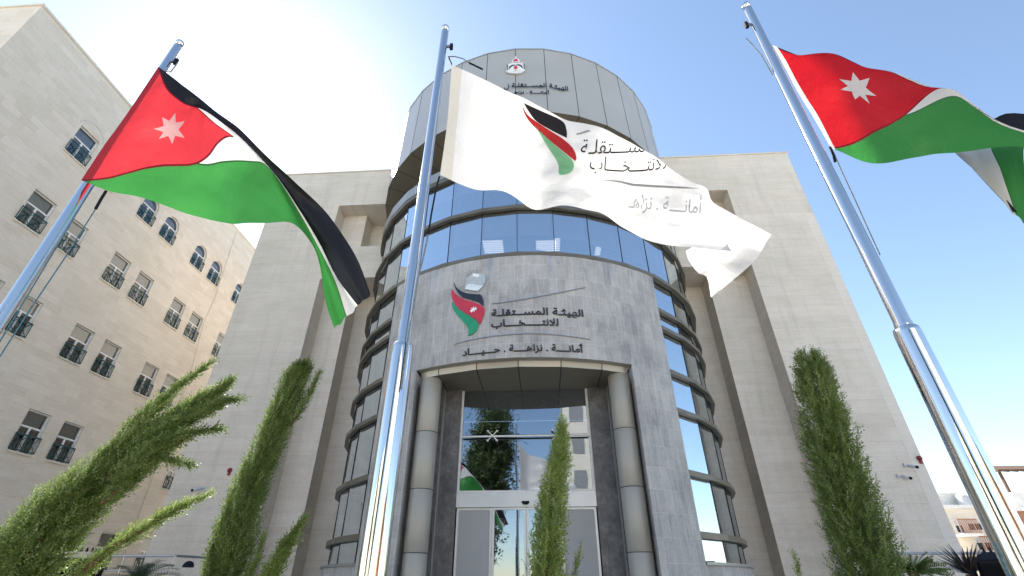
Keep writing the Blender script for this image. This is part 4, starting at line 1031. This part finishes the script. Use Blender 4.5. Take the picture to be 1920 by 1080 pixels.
# ================================================================== small wall fixtures
def bell(x, z, label):
    o = empty('alarm_bell', (x, V0, z), label, 'alarm bell', 'red alarm bells'); 
    m = MB(); prof = [(.001, .08), (.04, .075), (.068, .05), (.08, .02), (.08, 0)]
    vs = []; fs = []
    for r, d in prof: vs += [(r*cos(2*pi*j/20), -d-.02, r*sin(2*pi*j/20)) for j in range(20)]
    for i in range(4):
        for j in range(20): fs.append((i*20+j, i*20+(j+1) % 20, i*20+20+(j+1) % 20, i*20+20+j))
    m.raw(vs, fs, 'red', True); m.build('gong', o)
    m = MB(); m.box(-.045, .045, -.035, 0, -.16, -.03, 'red'); m.box(-.05, .05, -.02, 0, -.05, .05, 'red'); m.build('striker_box', o)
bell(-10.5, Z(3.28), 'red alarm bell on the left stone wing'); bell(11.88, Z(3.38), 'red alarm bell on the right stone wing')
def cctv(x, z, yaw, label):
    o = empty('security_camera', (x, V0, z), label, 'camera', 'wall security cameras'); o.rotation_euler = (0, 0, yaw)
    m = MB(); m.tube([(0, .03, 0), (0, -.1, 0), (0, -.14, -.03)], .02, 'greyplastic', 8); m.lathe((0, 0, 0), [(.001, 0)], 'greyplastic', 8); m.obox((0, -.005, 0), (.06, 0, 0), (0, .01, 0), (0, 0, .06), 'greyplastic'); m.build('bracket', o)
    m = MB(); a, b = Vector((.02, -.12, .0)), Vector((-.16, -.26, -.09)); m.tube([a, a.lerp(b, .05), a.lerp(b, .9), b], [.035, .045, .045, .04], 'greyplastic', 14); m.build('housing', o)
    m = MB(); d = (b-a).normalized(); m.tube([b-d*.015, b+d*.04], [.043, .04], 'black', 14); m.build('lens', o)
cctv(-11.25, Z(2.72), 0, 'grey bullet security camera under the left alarm bell')
cctv(11.33, Z(3.18), pi/2.2, 'upper bullet security camera beside the right alarm bell'); cctv(11.0, Z(2.86), pi/2.2, 'lower bullet security camera on the right stone wing')

# ================================================================== floodlights and bollard lamp
def floodlight(p, yaw, label):
    o = empty('floodlight', (p.x, p.y, .2), label, 'floodlight', 'black floodlights at the flagpoles'); o.rotation_euler = (0, 0, yaw)
    z = p.z-.2
    m = MB(); m.tube([(0, 0, -.02), (0, 0, z-.25)], .03, 'black', 10); m.bar((-.26, 0, z-.25), (.26, 0, z-.25), .018, 'black')
    for s in (-1, 1): m.bar((s*.26, 0, z-.25), (s*.26, 0, z), .018, 'black')
    m.build('bracket', o)
    ca, sa = cos(.9), sin(.9)
    m = MB(); bm = bmesh.new(); bmesh.ops.create_cube(bm, size=1); 
    for v in bm.verts:
        v.co = Vector((v.co.x*.48, v.co.y*.16, v.co.z*.40))
        if v.co.y > 0: v.co.x *= .7; v.co.z *= .7
    bmesh.ops.bevel(bm, geom=bm.edges[:], offset=.025, segments=3, affect='EDGES')
    for v in bm.verts: x, y_, zz = v.co; v.co = Vector((x, y_*ca-zz*sa, y_*sa+zz*ca+z))
    bm_obj('housing', bm, ['black'], o)
    m = MB()
    for k in range(6): m.obox((-.12+.048*k, .09*ca, .09*sa+z), (.006, 0, 0), (0, .035*ca, .035*sa), (0, -.13*sa, .13*ca), 'black')
    m.build('cooling_fins', o)
floodlight(at(136, 1062, 5.6), .5, 'dark floodlight with a handle low at the left, behind the swept cypress')
floodlight(at(1893, 1068, 5.2), -.5, 'black floodlight low at the right, beside the steel flagpole')
p = at(352, 1064, 9.3)
o = empty('bollard_lamp', (p.x, p.y, TERR), 'small domed bollard lamp with black cap near the left wing', 'lamp')
m = MB(); m.lathe((0, 0, 0), [(.05, 0), (.05, .25), (.03, .28), (.03, p.z-TERR-.12)], 'greyplastic', 14); m.build('post', o)
m = MB(); h = p.z-TERR
for k in range(6): m.tube([(.075*cos(k*pi/3), .075*sin(k*pi/3), h-.14), (.075*cos(k*pi/3), .075*sin(k*pi/3), h+.02)], .005, 'steel', 6)
m.build('cage', o)
m = MB(); m.lathe((0, 0, h), [(.09, 0), (.09, .03), (.07, .07), (.04, .095), (.001, .10)], 'black', 18); m.lathe((0, 0, h-.16), [(.001, 0), (.085, 0), (.085, .02), (.03, .02)], 'greyplastic', 18); m.build('lamp_cap', o)

# ================================================================== houses behind, at the right
def house(x0, x1, y0, y1, zt_, label, key, wins, extra=None):
    o = empty('apartment_house', ((x0+x1)/2, y0, 0), label, 'building'); cx, cy = (x0+x1)/2, y0
    m = MB(); m.box(x0-cx, x1-cx, 0, y1-y0, 0, zt_, key); m.build('wall', o, 'box')
    m = MB(); m.box(x0-cx-.15, x1-cx+.15, -.15, y1-y0+.15, zt_, zt_+.25, 'paint'); m.build('roof', o)
    for (wx, wz, ww, wh, rail) in wins:
        m = MB(); a, b = wx-cx-ww/2, wx-cx+ww/2
        m.box(a-.06, a, -.05, .02, wz, wz+wh, 'paint'); m.box(b, b+.06, -.05, .02, wz, wz+wh, 'paint'); m.box(a-.06, b+.06, -.05, .02, wz+wh, wz+wh+.06, 'paint'); m.box(a-.06, b+.06, -.12, .02, wz-.08, wz, 'paint')
        m.box((a+b)/2-.03, (a+b)/2+.03, -.04, .02, wz, wz+wh, 'paint')
        f = m.build('window', o)
        m = MB(); m.box(a, b, -.02, .01, wz, wz+wh, 'dark'); m.box(a, b, -.035, -.02, wz+wh*.55, wz+wh, 'curtain'); m.build('shutter', f)
        if rail:
            m = MB(); m.box(a-.4, b+.4, -1.0, -.06, wz-.3, wz-.14, 'paint')
            for k in range(12): xx = a-.36+(b-a+.72)*k/11; m.bar((xx, -.97, wz-.14), (xx, -.97, wz+.75), .02, 'tile')
            m.bar((a-.4, -.97, wz+.75), (b+.4, -.97, wz+.75), .03, 'tile'); m.build('balcony', o)
    return o
hs = house(29.4, 32.0, 40, 50, Z(4.75), 'pale stone house with a balcony behind the right wing', 'bgstone', [(31.05, Z(3.35), .85, .75, False), (31.1, Z(2.1), .95, .8, True), (29.95, Z(3.2), .5, .8, True)])
m = MB(); m.box(-.9, .9, 1.2, 3.5, Z(4.75)+.25, Z(5.9), 'paint'); m.box(-1.05, 1.05, 1.05, 3.65, Z(5.9), Z(6.0), 'paint'); m.build('roof_room', hs)
m = MB(); m.lathe((.95, .7, Z(5.0)), [(.4, 0), (.4, .65), (.3, .75), (.001, .8)], 'greyplastic', 16); m.build('water_tank', hs)
h2_ = house(33.0, 42, 38.5, 48, Z(4.4), 'white and brown house with a tiled roof terrace at the right edge', 'tile', [(35, Z(2.4), 1.2, 1.3, False)])
m = MB(); m.box(-4.2, 4.2, -.1, 6, Z(4.65), Z(5.6), 'paint'); m.build('terrace_parapet', h2_)
for xx in (-4.1, -1.6, 1.6): m = MB(); m.box(xx-.07, xx+.07, 0, .14, Z(5.6), Z(7.0), 'bark'); m.build('pergola_post', h2_)
m = MB(); m.raw([(-4.7, -.6, Z(6.95)), (4.5, -.6, Z(6.95)), (4.5, 3, Z(7.9)), (-4.7, 3, Z(7.9)), (-4.7, -.6, Z(7.06)), (4.5, -.6, Z(7.06)), (4.5, 3, Z(8.0)), (-4.7, 3, Z(8.0))], [(0, 3, 2, 1), (4, 5, 6, 7), (0, 1, 5, 4), (1, 2, 6, 5), (2, 3, 7, 6), (3, 0, 4, 7)], 'bark')
for k in range(16): m.bar((-4.6+.6*k, -.62, Z(6.92)), (-4.6+.6*k, 3, Z(7.87)), .04, 'bark')
m.build('tiled_roof', h2_)

# ================================================================== across the street, seen reflected in the entrance glass
st = house(2.5, 20, -32, -22, 19., 'pale stone block reflected at the right of the entrance glass', 'bgstone', [])
st.location = (11.25, -32, 0)
m = MB()
for zz in (3, 6.2, 9.4, 12.6, 15.8):
    for xx in (-7.6, -5.2, -2, 1, 4): m.box(xx-.6, xx+.6, 10.0, 10.03, zz, zz+1.6, 'slab')
m.build('window_row', st)
s2 = house(-46, -12, -40, -28, 13., 'long beige block mirrored in the left flagpole', 'lime', []); s2.location = (-29, -40, 0)
m = MB()
for zz in (2.5, 5.8, 9.1):
    for k in range(9): m.box(-15+3.6*k, -13.6+3.6*k, 12.0, 12.03, zz, zz+1.6, 'dark')
m.build('window_row', s2)
s3 = house(27, 60, -38, -26, 11., 'brown and white block mirrored in the right flagpole', 'tile', []); s3.location = (43, -38, 0)
m = MB()
for zz in (2.5, 5.8, 8.2):
    for k in range(8): m.box(-15+3.9*k, -13.4+3.9*k, 12.0, 12.03, zz, zz+1.4, 'paint')
m.build('window_row', s3)
def street_tree(x, y, h, r, label, seed):
    o = empty('street_tree', (x, y, 0), label, 'tree'); rng = np.random.default_rng(seed); V = {'a': [], 'n': 0}; F = []
    m = MB(); m.tube([(0, 0, -.1), (.1, 0, h*.3), (0, .1, h*.6), (.1, 0, h*.9)], [.25, .2, .13, .04], 'bark', 10)
    for k in range(10):
        a = k*2.4; z = h*(.3+.05*k); m.tube([(0, 0, z), (r*.5*cos(a), r*.5*sin(a), z+.8), (r*.8*cos(a), r*.8*sin(a), z+1.6)], [.08, .05, .02], 'bark', 6)
    m.build('trunk', o)
    c = rng.normal(size=(90, 3)); c = c/np.linalg.norm(c, axis=1)[:, None]*rng.uniform(.3, .95, (90, 1))*np.array([r, r, h*.36])+np.array([0, 0, h*.62])
    P0 = np.repeat(c, 90, 0)+rng.normal(size=(c.shape[0]*90, 3))*.5; n_ = len(P0); sprigs(V, F, P0, rng.normal(size=(n_, 3)), rng.uniform(.5, .95, n_), .8, rng)
    tri_object('crown', V, F, 'tree', o)
street_tree(-4.8, -20, 18.5, 2.0, 'tall leafy tree reflected at the left of the entrance glass', 3)
street_tree(-17, -15, 9, 2.6, 'round leafy tree mirrored in the middle flagpole', 8)
street_tree(24, -17, 10, 2.8, 'round leafy tree mirrored in the right flagpole', 9)
street_tree(-6.6, -21, 10, 2.4, 'lower leafy tree reflected at the left edge of the entrance glass', 5)
